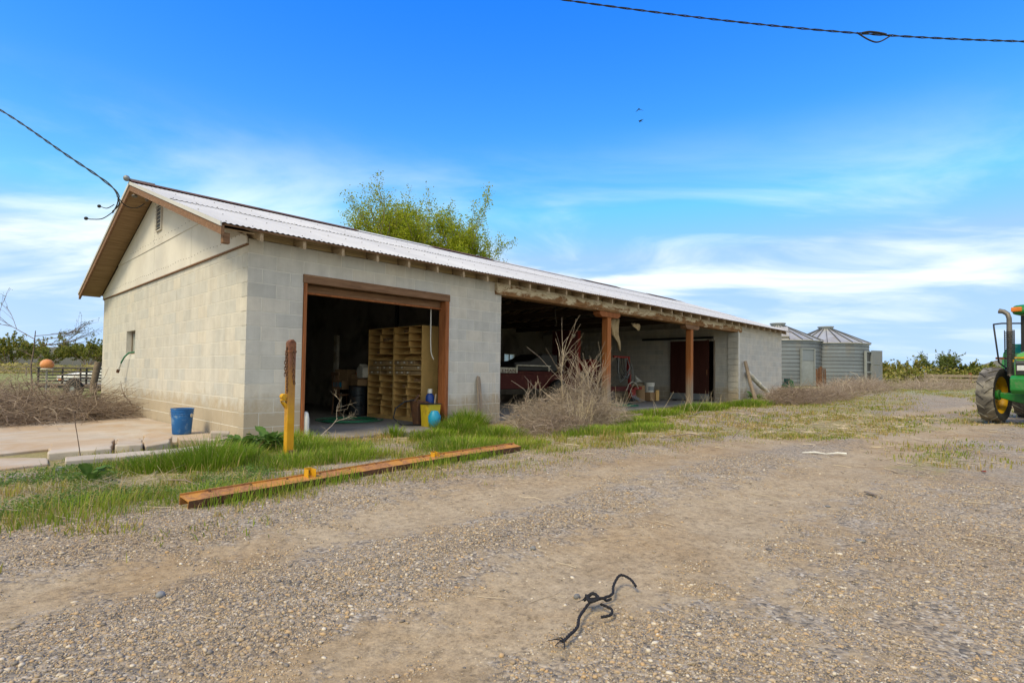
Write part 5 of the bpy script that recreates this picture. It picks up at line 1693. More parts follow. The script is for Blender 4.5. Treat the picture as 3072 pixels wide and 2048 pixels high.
# piles of dry brush
brush(-2.4, 5.6, 2.0, 1.4, .55, 3600, 'brush_pile', 'big heap of dry brown brush on the patio at the left', 21, (.4, 1.1), .45, r=.0042)
brush(-.75, 6.0, .95, 1.0, .32, 900, 'brush_pile', 'low flat tongue of dry brush reaching the gable wall', 22, (.4, .9), .48, flow=(.6, 0), r=.004)
brush(-2.6, 8.6, 2.0, 1.6, .62, 1800, 'brush_pile', 'pale dry weeds rising behind the brush heap at the left', 23, (.4, 1.0), .62, r=.004)
brush(18.2, -1.6, 2.1, .75, .52, 2800, 'brush_pile', 'low mound of dark dry weeds before the far barn corner', 24, (.2, .6), .46, r=.0042)
brush(21.6, -1.55, 2.6, .9, .40, 2600, 'brush_pile', 'heap of dry grey weeds between the far barn corner and the bins', 25, (.25, .7), .58, r=.0042, lift=1.0)
brush(28.5, -1.4, 3.8, 1.3, .42, 2800, 'brush_pile', 'dry grey-brown weeds in front of the round bins', 26, (.3, .8), .66, r=.005, lift=1.4)
brush(36.5, -3.4, 5.0, 1.6, .28, 2600, 'brush_pile', 'wide strip of dry weeds right of the bins', 27, (.3, .8), .68, r=.006, lift=1.4)
brush(46.0, -5.2, 6.0, 2.0, .14, 2200, 'brush_pile', 'far strip of dry weeds before the wooden fence', 28, (.2, .45), .68, r=.006, lift=1.2)

# dead bush in front of the open bay: thick branching stems over a tangle
def twigs(start, d, L, r, depth, R, out, spread=.6, kids=(2, 4), zmin=0.0):
    K = 4
    p = np.array(start, float); d = np.array(d, float); d /= np.linalg.norm(d)
    pts = [p.copy()]
    for i in range(K-1):
        d = d+R.normal(size=3)*.13
        d /= np.linalg.norm(d)
        p = p+d*L/(K-1)
        pts.append(p.copy())
    out.append((np.array(pts), r*np.linspace(1, .55, K), depth))
    if depth <= 0: return
    for k in range(R.integers(*kids)):
        t = R.uniform(.35, 1.0)
        i = min(K-2, int(t*(K-1))); f = t*(K-1)-i
        q = pts[i]*(1-f)+pts[i+1]*f
        nd = d+R.normal(size=3)*spread+np.array([0, 0, .12])
        twigs(q, nd, L*R.uniform(.45, .72), r*.6, depth-1, R, out, spread, kids)
def twig_obj(out, name, m, parent, tint, sd=.15, R=RNG):
    P = np.array([o[0] for o in out]); rr_ = np.array([o[1] for o in out])
    return stems(P, rr_, np.clip(tint+R.normal(size=len(out))*sd, 0, 1), name, m, parent=parent)
db = thing('dead_bush', 'leafless tangled grey bush standing in front of the first open bay', 'bush', (5.55, -1.25, 0))
R = np.random.default_rng(31); out = []
for k in range(150):
    a = R.uniform(0, 2*np.pi); q = R.uniform(0, 1)**.6
    s = (1.15*q*np.cos(a), .45*q*np.sin(a), .02)
    rise = .75+.4*sstep(-.3, .6, s[0])
    dd = (.45*q*np.cos(a)+R.normal()*.3, .35*q*np.sin(a)+R.normal()*.2, .9)
    twigs(s, dd, R.uniform(.30, .60)*(1-.3*q)*float(rise), .0042, 3, R, out, .8, (2, 5))
for (sx, L, lx, nk) in ((-.02, 1.38, -.05, 20), (.35, .9, -.1, 10), (.75, 1.15, .14, 24), (.95, 1.05, .18, 20), (.6, 1.0, .05, 18), (-.75, .75, -.22, 6), (-1.0, .6, -.3, 5), (1.0, .8, .3, 8)):
    twigs((sx, 0, .05), (lx, 0, 1), L, .0065, 1, R, out, .55, (nk, nk+3))
    P0, r0_, _ = out[-1]
    for _k in range(nk):
        t_ = R.uniform(.5, 1.0); q = np.array([sx, 0, .05])+np.array([lx, 0, 1])/math.hypot(lx, 1)*L*t_
        twigs(q, (R.normal(), R.normal()*.6, .5), R.uniform(.10, .24), .0042, 1, R, out, .5, (1, 3))
twig_obj(out, 'branches', MAT['stalk'], db, .55, .16, R)
brush(5.95, -1.25, .85, .45, .85, 2200, 'dead_bush', 'fine grey tangle of dry stems filling the heart of the dead bush', 32, (.10, .38), .42, 'stalk', r=.0026, lift=.9, cat='bush')
brush(4.95, -1.35, 1.15, .5, .58, 2300, 'dead_bush', 'spreading grey dry tangle between the dead bush and the block pier', 35, (.10, .38), .42, 'stalk', r=.0024, lift=.8, cat='bush')
brush(4.55, -1.8, 1.0, .4, .28, 1800, 'dead_bush', 'low brownish dry tangle at the grass edge before the block pier', 33, (.08, .28), .45, 'brush', r=.0022, cat='bush')
brush(6.75, -1.4, .7, .4, .45, 1100, 'dead_bush', 'thin dry tangle between the dead bush and the first post', 34, (.12, .36), .55, 'stalk', r=.0024, cat='bush')
# golden upright grass stalks in the bush
def stalk_clump(cx, cy, n, rx, h0, h1, label, seed, tint=.9, r=.003, lean=.25):
    R = np.random.default_rng(seed)
    x = cx+R.normal(size=n)*rx; y = cy+R.normal(size=n)*rx*.5
    d = np.stack([R.normal(size=n)*lean, R.normal(size=n)*lean, np.ones(n)], -1)
    P = arc_paths(np.stack([x-cx, y-cy, zg(x, y)], -1), d, R.uniform(h0, h1, n), R.normal(size=(n, 3))*.12, 5, .03)
    t = thing('dry_stalks', label, 'dry grass', (cx, cy, 0))
    stems(P, np.repeat(R.uniform(.6, 1.2, n)[:, None]*r, 5, 1)*np.linspace(1, .5, 5), np.clip(R.normal(tint, .1, n), 0, 1), 'stalks', MAT['stalk'], parent=t, kind='stuff')
stalk_clump(5.35, -1.75, 46, .16, .35, .75, 'golden dry grass stalks growing through the dead bush', 41, .97, .0032)
stalk_clump(8.75, -.35, 14, .22, .3, .95, 'thin golden stalks bent around the foot of the first post', 42, .95, .004, .5)
stalk_clump(10.1, -1.3, 7, .6, .35, .8, 'tall pale dry stalks before the middle bay', 43, 1.0, .005, .4)
stalk_clump(13.3, -.5, 16, .5, .25, .6, 'dry stalks at the foot of the second post', 44, .9, .004, .4)
stalk_clump(4.45, -.35, 14, .22, .5, 1.0, 'thin bare stems in front of the leaning stake', 45, .6, .003, .4)
stalk_clump(-.30, .20, 40, .10, .10, .32, 'dry brown grass tuft beside the blue bucket', 46, .7, .002, .3)
stalk_clump(-2.0, -2.35, 160, .3, .03, .12, 'flattened straw tuft in the weeds at the left', 47, .75, .0016, 1.6)
sp = thing('dry_sprig', 'pale dry branching sprig leaning before the workshop doorway', 'dry weed', (.62, -.85, 0))
R = np.random.default_rng(51); out = []
twigs((0, 0, 0), (.62, .35, .52), .62, .005, 3, R, out, .5, (3, 6))
twig_obj(out, 'branches', MAT['stalk'], sp, .85, .08, R)
sp = thing('bare_twig', 'thin dark bare twig growing from the broken slabs', 'twig', (-1.84, -.38, 0))
out = []; R = np.random.default_rng(52)
twigs((0, 0, 0), (-.03, .05, 1), .55, .006, 2, R, out, .5, (2, 4))
twig_obj(out, 'branches', MAT['brush'], sp, .1, .05, R)
for (p0, p1, p2, r_, lab) in (((-3.0, -2.55, .03), (-2.75, -2.75, .05), (-2.55, -2.95, .03), .012, 'pale broken branch on the ground at the left edge'),
                        ((-1.55, -2.45, .04), (-1.45, -2.62, .05), (-1.40, -2.75, .02), .008, 'short bleached stick in the weeds at the left'),
                        ((5.0, -3.6, .03), (5.3, -3.95, .10), (5.55, -4.3, .02), .012, 'crooked grey stick at the grass edge in mid yard'),
                        ((5.95, -4.35, .02), (6.0, -4.45, .16), (6.05, -4.6, .3), .010, 'forked twig standing up in mid yard')):
    o = MB().tube([p0, p1, p2], [r_, r_*.8, r_*.4], 7).build('stick', MAT['greywood'], smooth=60)
    tag(o, lab, 'stick')

# ------------------------------------------------------------------ sapling, wooden post, orange dome, trailer, car at the left
sap = thing('sapling', 'thin leafless sapling with sparse buds rising from the brush heap', 'sapling', (-1.17, 11.4, 0))
R = np.random.default_rng(61); out = []
trunk = [(0, 0, 0), (.02, 0, .5), (-.02, 0, 1.0), (.03, .02, 1.5), (.05, .02, 1.98)]
for i in range(4):
    a = np.array(trunk[i]); b = np.array(trunk[i+1])
    out.append((np.array([a+(b-a)*t for t in np.linspace(0, 1, 4)]), np.linspace(.035-.006*i, .03-.006*i, 4), 3))
rv = np.array([.69, -.72, 0])
for (z, side, L, up) in ((1.76, -1, .95, .42), (1.84, 1, .70, .28), (1.72, 1, .95, .12), (1.52, 1, .95, .10), (1.62, 1, .5, .3), (1.3, -1, .25, .6), (1.0, 1, .25, .6)):
    d = rv*side+np.array([0, 0, up])
    twigs((.03, 0, z), d, L, .012, 2, R, out, .22, (4, 8))
twig_obj(out, 'branches', MAT['brush'], sap, .22, .15, R)
ends = np.array([o[0][-1] for o in out if o[2] < 2])
ends = np.concatenate([ends+R.normal(size=ends.shape)*.03 for _ in range(3)])
leaves(ends, R.uniform(.02, .045, len(ends)), R.uniform(0, .6, len(ends)), 'buds', MAT['leafdark'], parent=sap, kind='stuff')
wp = MB()
wp.tube([(0, 0, -.1), (.02, 0, .6), (.10, .03, 1.17)], [.085, .08, .085], 12)
tag(wp.build('wooden_post', MAT['bark'], smooth=50, loc=(.02, 10.55, 0), rot=(0, 0, -.6)), 'thick leaning brown wooden post behind the gable wall corner', 'post')
od = thing('orange_dome', 'faded orange plastic dome on top of a thin post in the brush', 'float', (-1.02, 9.9, 0))
MB().lathe([(0, 0), (.10, .0), (.135, .04), (.145, .09), (.13, .155), (.085, .20), (.03, .22), (0, .222)], 24, (0, 0, .99)).build('dome', MAT['orangefade'], od, smooth=60)
MB().lathe([(0, .962), (.12, .962), (.12, .985), (0, .985)], 20).build('plate', MAT['white'], od, smooth=40)
MB().cyl((0, 0, 0), (0, 0, .96), .02, n=8).build('post', MAT['greysteel'], od, smooth=50)

tr = thing('utility_trailer', 'black rail-sided utility trailer standing beyond the brush heap', 'trailer', (.92, 15.9, 0), math.atan2(-1.11, 1.06))
Lh, Wh = 1.2, .9
for y in (-Wh, Wh):
    for z in (.56, .66, .76, .87, .985):
        MB().bar((-Lh, y, z), (Lh, y, z), .035, .035).build('rail', MAT['black'], tr)
    for x in (-Lh, -.4, .4, Lh):
        MB().bar((x, y+.03, .47), (x, y+.03, 1.01), .04, .04, (1, 0, 0)).build('stake', MAT['black'], tr)
    w0 = MB().lathe([(.1, -.09), (.24, -.09), (.3, -.06), (.31, 0), (.3, .06), (.24, .09), (.1, .09)], 20, m=rotm((rad(90), 0, 0))).xf((.1, y*1.12, .31)).build('wheel', MAT['blackrub'], tr, smooth=40)
    MB().lathe([(0, -.05), (.15, -.05), (.16, 0), (.15, .05), (0, .05)], 16, m=rotm((rad(90), 0, 0))).xf((.1, y*1.14, .31)).build('rim', MAT['greysteel'], w0, smooth=40)
    MB().box(-.32, .52, y*1.02-.12, y*1.02+.12, .63, .66).build('fender', MAT['black'], tr, bevel=.01)
for x in (-Lh-.03, Lh+.03):
    for z in (.56, .76, .985):
        MB().bar((x, -Wh, z), (x, Wh, z), .035, .035).build('rail', MAT['black'], tr)
MB().box(-Lh, Lh, -Wh, Wh, .42, .47).build('deck', MAT['greywood'], tr)
MB().box(-Lh, Lh, -Wh-.02, -Wh+.03, .33, .419).box(-Lh, Lh, Wh-.03, Wh+.02, .33, .419).build('chassis', MAT['black'], tr)
MB().bar((-Lh, -.6, .4), (-Lh-1.1, 0, .42), .06, .06).bar((-Lh, .6, .4), (-Lh-1.1, 0, .42), .06, .06).build('tongue', MAT['black'], tr)

car = thing('white_car', 'white car parked behind the black utility trailer', 'car', (2.75, 21.3, -.02), math.atan2(.72, -.69))
prof = [(-2.2, .35), (2.1, .35), (2.2, .55), (2.1, .72), (1.1, .86), (.55, .92), (-.1, 1.36), (-1.3, 1.38), (-1.95, .98), (-2.2, .9)]
MB().prism(prof, -.82, .82, 'y').build('body', MAT['carwhite'], car, bevel=.08)
for s in (-1, 1):
    MB().prism([(.42, .95), (-.12, 1.29), (-1.25, 1.31), (-1.75, .98)], s*.823, s*.829, 'y').build('side_window', MAT['carglass'], car)
    for x in (-1.4, 1.4):
        w0 = MB().lathe([(.1, -.1), (.26, -.1), (.31, -.06), (.31, .06), (.26, .1), (.1, .1)], 20, m=rotm((rad(90), 0, 0))).xf((x, s*.78, .31)).build('wheel', MAT['blackrub'], car, smooth=40)
    MB().bx((2.11, s*.62, .66), (.16, .30, .10)).build('headlight', MAT['chrome'], car, bevel=.02)
    MB().bx((1.95, s*.815, .52), (.24, .03, .06)).build('marker_lamp', MAT['orange'], car)
MB().add([(.58, -.7, .935), (.58, .7, .935), (-.06, .62, 1.365), (-.06, -.62, 1.365)], [(0, 1, 2, 3)]).build('windscreen', MAT['carglass'], car)
lr = MB()
for x in np.arange(-6, 10, 2.2):
    pass
for i in range(4):
    z = .35+.28*i
rl = thing('field_fence', 'low rail fence across the field behind the trailer', 'fence', (9.0, 78, 0), 0)
for i in range(14):
    MB().box(-14+i*2.4, -13.88+i*2.4, -.06, .06, 0, 1.15).build('post', MAT['greywood'], rl)
for z in (.55, 1.0):
    MB().box(-14, 18, -.09, -.062, z, z+.1).build('rail', MAT['greywood'], rl)
slab([(.2, 12.7), (1.9, 12.3), (2.3, 12.9), (.4, 13.3)], -.05, .08, 'pale concrete strip in the weeds before the trailer', m='conc', name='concrete_strip', cat='edging')
broad_weed(-.25, 10.2, 34, 1.6, 'bright green leafy weed at the foot of the leaning wooden post', 71)

# ------------------------------------------------------------------ trees
def tree(x, y, h, spread, n_limb, n_leaf, lsize, label, seed, m='leafy', name='tree', trunk_h=.25, r0=.16, group=None, tintc=.5, upright=.9, z=None, cat='tree', kids=(3, 5), depth=3, bare=0., twr=1.0):
    R = np.random.default_rng(seed)
    z = zgf(x, y) if z is None else z
    t = thing(name, label, cat, (x, y, z), 0, group)
    out = []; tips = []
    P = [np.array([0, 0, -.1]), np.array([.03*h*R.normal()*.3, .0, h*trunk_h*.5]), np.array([.02*h*R.normal()*.3, .0, h*trunk_h])]
    MB().tube(P, [r0, r0*.85, r0*.7], 9).build('trunk', MAT['bark'], t, smooth=60)
    def grow(p, d, L, r, dep):
        d = d/np.linalg.norm(d); pts = [p]; K = 4
        for i in range(K-1):
            d = d+R.normal(size=3)*.10+np.array([0, 0, .05*upright]); d /= np.linalg.norm(d)
            pts.append(pts[-1]+d*L/(K-1))
        out.append((np.array(pts), r*np.linspace(1, .5, K), dep))
        if dep <= 1:
            for q in pts[1:]: tips.append(q)
        if dep == 0: return
        for k in range(R.integers(*kids)):
            tt = R.uniform(.3, 1.); i = min(K-2, int(tt*(K-1))); f = tt*(K-1)-i
            q = pts[i]*(1-f)+pts[i+1]*f
            nd = d+R.normal(size=3)*.48+np.array([0, 0, .25*upright])
            grow(q, nd, L*R.uniform(.5, .75), r*.55, dep-1)
    for k in range(n_limb):
        a = 2*np.pi*k/n_limb+R.uniform(-.4, .4)
        s0 = P[2]*R.uniform(.7, 1.) if k else P[2]
        d = np.array([np.cos(a)*spread, np.sin(a)*spread, 1.0])
        grow(s0, d, h*R.uniform(.30, .42), r0*.42*twr, depth)
    twig_obj(out, 'limbs', MAT['brush'], t, .35, .1, R)
    tips = np.array(tips)
    if n_leaf:
        c = tips[R.integers(0, len(tips), n_leaf)]+R.normal(size=(n_leaf, 3))*h*.013
        # open and dense clumps
        w_ = np.array([mnoise.noise(Vector(q*(3.2/h*1.6))) for q in c])
        keep = R.random(n_leaf) < np.clip(.72+.9*w_, .15, 1)*(1-bare)
        c = c[keep]; n = len(c)
        tint = np.clip(tintc+.25*np.array([mnoise.noise(Vector(q*1.7)) for q in c])+R.normal(size=n)*.15, 0, 1)
        leaves(c, R.uniform(.6, 1.4, n)*lsize, tint, 'crown', MAT[m], parent=t, kind=None)
    return t
tree(17.3, 21.3, 12.3, .22, 10, 75000, .12, 'tall spring-green tree behind the roof, the left and taller of two', 81, trunk_h=.28, r0=.22, tintc=.5, kids=(3, 6), twr=.7)
tree(19.8, 18.6, 11.2, .20, 10, 68000, .12, 'spring-green tree behind the roof, the right of two', 82, trunk_h=.28, r0=.20, tintc=.45, kids=(3, 6), twr=.7)
# far shrubs and trees: left hedge
_lt = [(6, 118, 9.6, .48, 'dark bushy tree at the far left edge beyond the field'), (13, 132, 10.4, .38, 'rounded green tree beyond the field, second from the left'), (18, 128, 10.2, .42, 'loose green tree beyond the field, behind the sapling'),
       (23, 134, 9.4, .45, 'olive tree beyond the field above the orange dome'), (28, 130, 7.0, .6, 'low brownish tree beyond the field above the trailer'), (34, 124, 8.6, .75, 'nearly bare brown tree beyond the field near the barn'), (38, 128, 11.0, .7, 'brown-green tree beyond the field, partly behind the gable wall')]
for i, (x, y, h_, tc_, lab) in enumerate(_lt):
    tree(x, y, h_, .95, 9, 9000 if i not in (4, 5) else (3500 if i == 4 else 900), .34, lab, 100+i, 'leafdark', 'field_tree', .12, .2, 'trees beyond the field', tc_, .5, z=-.1, kids=(3, 5), depth=2, twr=1.0)
hd = np.random.default_rng(7)
n = 6000
x = hd.uniform(-10, 46, n); y = 112+hd.normal(size=n)*5
z_ = hd.random(n)**1.4*(.9+1.2*fbm(x, y, 7, 3))
tag(leaves(np.stack([x, y, z_], -1), hd.uniform(.35, .8, n), np.clip(hd.normal(.85, .15, n), 0, 1), 'far_scrub', MAT['leafdark'], kind='stuff'), 'brown scrub along the far side of the field', 'scrub')
# right hedge
_rt = [(57.2, 7.4, 3.6, .72, 'yellow-green willow bush just right of the open bin door'), (59.5, 5.9, 3.2, .7, 'olive bush in the hedge, second from the bins'), (61.5, 4.4, 2.9, .68, 'low olive bush in the hedge, third from the bins'), (64, 2.6, 2.8, .64, 'low bush in the hedge just left of the big dark shrub'),
       (67, -.4, 3.9, .22, 'big dark green shrub with spiky top behind the wooden fence'), (69, -2.6, 3.0, .3, 'dark shrub behind the wooden fence, right of the spiky one'), (72, -5.2, 1.9, .5, 'small olive bush behind the fence beside the tractor tyre')]
for i, (x, y, h_, tc_, lab) in enumerate(_rt):
    big = i == 4
    tree(x, y, h_*1.4, 1.15 if not big else .95, 10, 7000, .15 if big else .19, lab, 130+i, 'leafdark', 'hedge_bush', .08, .09, 'bushes right of the bins', tc_, .35, z=.35, cat='bush', kids=(3, 6), depth=2, twr=.8)
n = 26000
x = hd.uniform(52, 90, n); y = 6.5-(x-52)*.72+hd.normal(size=n)*1.5+4
z_ = .35+hd.random(n)**1.1*(.7+2.0*fbm(x, y, 4, 3))
tag(leaves(np.stack([x, y, z_], -1), hd.uniform(.15, .4, n), np.clip(hd.normal(.6, .18, n), 0, 1), 'far_scrub', MAT['leafdark'], kind='stuff'), 'olive scrub filling the hedge right of the bins', 'scrub')

# wooden fence at the right
fe = thing('board_fence', 'weathered grey board fence behind the dry weeds at the right', 'fence', (58.5, -.3, .42), math.atan2(-3.6, 3.45))
for i in range(5):
    MB().box(i*4.0-.09, i*4.0+.09, -.08, .08, -.1, 1.18).build('post', MAT['greywood'] if i != 1 else MAT['rust'], fe)
for i in range(4):
    for k, z in enumerate((.12, .45, .80)):
        MB().bar((i*4.0+.02, -.1, z+.10+random.uniform(-.03, .03)), (i*4.0+3.98, -.1, z+.10+random.uniform(-.03, .03)), .04, .24).build('board', MAT['greywood'], fe)
MB().bar((.1, -.2, .75), (.75, -.4, 0), .06, .1).build('brace', MAT['greywood'], fe)

# ------------------------------------------------------------------ round grain bins
def grain_bin(x, y, r, hw, label, door_az, opened, seed):
    z0 = zgf(x, y)
    t = thing('grain_bin', label, 'grain bin', (x, y, z0), 0, 'round steel grain bins')
    n = 64; rings = 12; hr = hw/rings
    for k in range(rings):
        b = MB()
        b.lathe([(r, k*hr+.012), (r+.004, (k+.5)*hr), (r, (k+1)*hr-.012)], n)
        b.build('wall_ring', MAT['galv'], t, smooth=40)
        b = MB().tube([((r+.008)*math.cos(a), (r+.008)*math.sin(a), (k+1)*hr) for a in np.linspace(0, 2*np.pi, 49)[:-1]], .022, 5, closed=True)
        b.build('hoop', MAT['hoop'], t, smooth=60)
    za = hw; zt = hw+r*.40; ns = 22
    for k in range(ns):
        a0 = 2*np.pi*k/ns; a1 = 2*np.pi*(k+1)/ns; am = (a0+a1)/2
        b = MB(); re = r+.13; rt = .42
        p = lambda rr_, a, z: (rr_*math.cos(a), rr_*math.sin(a), z)
        zl = za-.03
        b.add([p(re, a0, zl), p(re, a1, zl), p(rt, a1, zt), p(rt, a0, zt), p(re, a0, zl-.04), p(re, a1, zl-.04)], [(0, 1, 2, 3), (4, 5, 1, 0)])
        b.build('roof_panel', MAT['galvroof'], t)
        MB().bar(p(re, a0, zl+.03), p(rt, a0, zt+.03), .035, .06).build('roof_rib', MAT['hoop'], t)
    MB().lathe([(.44, zt-.02), (.44, zt+.12), (.50, zt+.13), (.50, zt+.20), (.0, zt+.23)], 24).build('cap', MAT['greysteel'], t, smooth=40)
    # door
    ux, uy = math.cos(door_az), math.sin(door_az); tx_, ty_ = -uy, ux
    def dp(s, z, o): return ((r+o)*ux+tx_*s, (r+o)*uy+ty_*s, z)
    hd_ = hw*.80; wd = .48
    b = MB()
    b.bar(dp(-wd, 0, .05), dp(-wd, hd_, .05), .08, .14, (ux, uy, 0)).bar(dp(wd, 0, .05), dp(wd, hd_, .05), .08, .14, (ux, uy, 0)).bar(dp(-wd, hd_, .05), dp(wd, hd_, .05), .14, .08)
    fr = b.build('door_frame', MAT['greysteel'], t)
    if opened:
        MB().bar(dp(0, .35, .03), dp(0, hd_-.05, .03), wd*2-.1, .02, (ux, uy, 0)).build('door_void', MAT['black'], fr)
        for z in (.35, hd_*.42, hd_*.70):
            MB().bar(dp(-wd, z, .07), dp(wd, z, .07), .05, .09).build('board', MAT['greysteel'], fr)
        # leaf swung wide
        e = Vector(dp(wd, 0, .08)); e2 = Vector(dp(-wd, 0, .08))
        sw = Vector((tx_*.9+ux*.35, ty_*.9+uy*.35, 0)).normalized()
        if opened < 0: sw = Vector((-tx_*.9+ux*.35, -ty_*.9+uy*.35, 0)).normalized(); e = e2
        for z0_, z1_ in ((.1, hd_*.62), (hd_*.63, hd_+.1)):
            MB().bar(e+sw*.5+Vector((0, 0, z0_)), e+sw*.5+Vector((0, 0, z1_)), .98, .03, sw.cross(Vector((0, 0, 1)))).build('door_leaf', MAT['galv'], t)
    else:
        MB().bar(dp(0, .05, .06), dp(0, hd_*.68, .06), wd*2-.1, .03, (ux, uy, 0)).build('door_leaf', MAT['greysteel'], t)
        MB().bar(dp(0, hd_*.69, .06), dp(0, hd_-.05, .06), wd*2-.1, .03, (ux, uy, 0)).build('door_leaf', MAT['galv'], t)
    return t
def bear(x, y, off):     # azimuth from the bin towards the camera, swung by off degrees
    return math.atan2(CAM.y-y, CAM.x-x)+rad(off)
grain_bin(39.3, 2.8, 2.5, 2.85, 'round steel grain bin farther right with its door swung open', bear(39.3, 2.8, 70), 1, 1)
g1 = grain_bin(36.5, 5.0, 2.6, 2.95, 'round steel grain bin nearest the barn with a closed grey door', bear(36.5, 5.0, 40), 0, 2)
hatch_a = bear(36.5, 5.0, 6)
hx = Vector((math.cos(hatch_a), math.sin(hatch_a), 0))
MB().bar(hx*2.55+Vector((0, 0, 3.1)), hx*1.7+Vector((0, 0, 3.75)), .8, .12).build('roof_hatch', MAT['galvroof'], g1)
rs = MB()
for i in range(7):
    rs.bar((i*.09-.3, .03*math.sin(i*2.1), 0), (i*.09-.3+.06*math.sin(i), .05, 1.25-.05*abs(i-3)), .10, .03)
tag(rs.build('rusty_sheet', MAT['rustdark'], loc=(34.7, 1.85, zgf(34.7, 1.85)), rot=(0, 0, -.8)), 'rusty brown crumpled sheet standing between the two grain bins', 'scrap metal')
gm = thing('green_machine', 'green farm implement half hidden behind the far barn corner', 'implement', (23.0, .55, zgf(23.0, .55)+.05), -.6)
MB().box(-.7, .3, -.3, .3, .12, .48).build('hopper', MAT['dullgreen'], gm, bevel=.03)
MB().prism([(.32, .1), (.75, .1), (.62, .62), (.45, .72)], -.2, .2, 'y').build('shield', MAT['dullgreen'], gm, bevel=.02)
MB().box(.3, .9, -.06, .06, .02, .1).build('frame', MAT['rustdark'], gm)

# ------------------------------------------------------------------ tractor
fw = Vector((-.974, .225, 0)); tz = zgf(13.3, -7.6)
tc_ = thing('tractor', 'green farm tractor with yellow wheels at the right edge of the yard', 'tractor', (13.28, -8.0, tz), math.atan2(fw.y, fw.x))
# local: +x forward, +y left, front axle at the origin
def wheel(x, y, R_, wd, rim, lugs, inner, steer=0.0):
    # axis along local y; 'inner' +1 when the centre line of the tractor is on the +y side
    t = MB()
    h_ = wd/2
    prof = [(rim, -h_*.80), (rim*1.16, -h_*.95), (R_*.86, -h_), (R_*.945, -h_*.94), (R_*.955, -h_*.5), (R_*.96, 0), (R_*.955, h_*.5), (R_*.945, h_*.94), (R_*.86, h_), (rim*1.16, h_*.95), (rim, h_*.80)]
    m = Matrix.Rotation(steer, 3, 'Z') @ rotm((rad(90), 0, 0))
    c = (x, y, R_)
    root = MB().lathe(prof, 40, c, m).build('wheel', MAT['tyre'], tc_, smooth=40)
    root.data.materials.append(MAT['tyredark'])
    for p_ in root.data.polygons:
        v = Vector(p_.center)-Vector(c); v = Matrix.Rotation(-steer, 3, 'Z') @ v
        if math.hypot(v.x, v.z) < R_*.90: p_.material_index = 1
    L = MB()
    for i in range(lugs):
        for s in (-1, 1):
            a = 2*math.pi*(i+(.5 if s > 0 else 0))/lugs
            q = []
            for (yy, da, ht) in ((s*.01, .0, 1.0), (s*h_*.55, -.13, 1.0), (s*h_*1.0, -.22, .975)):
                for dd in (-.042, .042):
                    for rr_ in (R_*.935, R_*ht):
                        aa = a+da+dd*(.75 if rr_ > R_*.95 else 1.)
                        q.append(Vector((rr_*math.sin(aa), yy, rr_*math.cos(aa))))
            q = [Matrix.Rotation(steer, 3, 'Z') @ v + Vector(c) for v in q]
            L.add(q, [(0, 1, 3, 2), (8, 10, 11, 9), (1, 5, 7, 3), (5, 9, 11, 7), (0, 4, 5, 1), (4, 8, 9, 5), (2, 3, 7, 6), (6, 7, 11, 10), (0, 2, 6, 4), (4, 6, 10, 8)])
    L.build('tread_lugs', MAT['tyre'], root)
    o = -inner
    MB().lathe([(rim*1.02, -h_*.8), (rim*.98, -h_*.74), (rim*.90, -h_*.3), (rim*.88, 0), (rim*.90, h_*.3), (rim*.98, h_*.74), (rim*1.02, h_*.8)], 36, c, m).build('rim', MAT['tyellow'], root, smooth=40)
    MB().lathe([(0, o*h_*.30*-1), (rim*.30, o*h_*.30*-1), (rim*.42, o*h_*.12*-1), (rim*.885, o*h_*.02*-1)], 30, c, m).build('disc', MAT['tyellow'], root, smooth=40)
    MB().lathe([(0, inner*.10*-1), (rim*.28, inner*.10*-1), (rim*.26, -inner*.02)], 18, c, m).build('hub', MAT['tgreen'], root, smooth=40)
    for i in range(8):
        a = 2*math.pi*i/8
        v = m @ Vector((rim*.36*math.cos(a), rim*.36*math.sin(a), -inner*.04))
        MB().ball(Vector(c)+v, .014, 8, 6).build('bolt', MAT['exhaust'], root)
    return root
TR = .85
wheel(0, -TR, .62, .32, .41, 15, 1, rad(-1))
wheel(0, TR, .62, .32, .41, 15, -1, rad(-1))
wheel(-2.6, -.86, .86, .44, .52, 18, 1)
wheel(-2.6, .86, .86, .44, .52, 18, -1)
ax = MB().prism([(-TR+.12, .56), (-.55, .50), (-.2, .42), (.2, .42), (.55, .50), (TR-.12, .56), (TR-.12, .68), (.5, .66), (-.5, .66), (-TR+.12, .68)], -.09, .09, 'x')
ax.build('front_axle', MAT['tgreen'], tc_, bevel=.02)
MB().cyl((-.12, -.75, .57), (-.12, .75, .57), .035, n=10).build('steering_rod', MAT['chrome'], tc_, smooth=40)
MB().box(-2.9, .35, -.26, .26, .55, .92).build('chassis', MAT['tgreen'], tc_, bevel=.02)
MB().prism([(.30, .66), (.62, .66), (.70, .74), (.70, .99), (.62, 1.05), (.30, 1.05)], -.40, .40, 'y').build('front_weight_bracket', MAT['tgreen'], tc_, bevel=.025)
for i in range(5):
    pass
hood = MB()
sec = []
for (x, hw, zt) in ((.62, .33, 1.46), (.55, .36, 1.54), (.2, .38, 1.60), (-.6, .39, 1.66), (-1.45, .40, 1.70)):
    sec.append([(x, -hw, 1.06), (x, -hw, zt-.20), (x, -hw*.86, zt-.05), (x, -hw*.45, zt), (x, hw*.45, zt), (x, hw*.86, zt-.05), (x, hw, zt-.20), (x, hw, 1.06)])
k = 8
for s in sec: hood.v += s
for i in range(len(sec)-1):
    for j in range(k):
        hood.f.append((i*k+j, i*k+(j+1) % k, (i+1)*k+(j+1) % k, (i+1)*k+j))
hood.f.append(list(range(k))); hood.f.append([(len(sec)-1)*k+j for j in range(k)][::-1])
ho = hood.build('hood', MAT['tlime'], tc_, smooth=35)
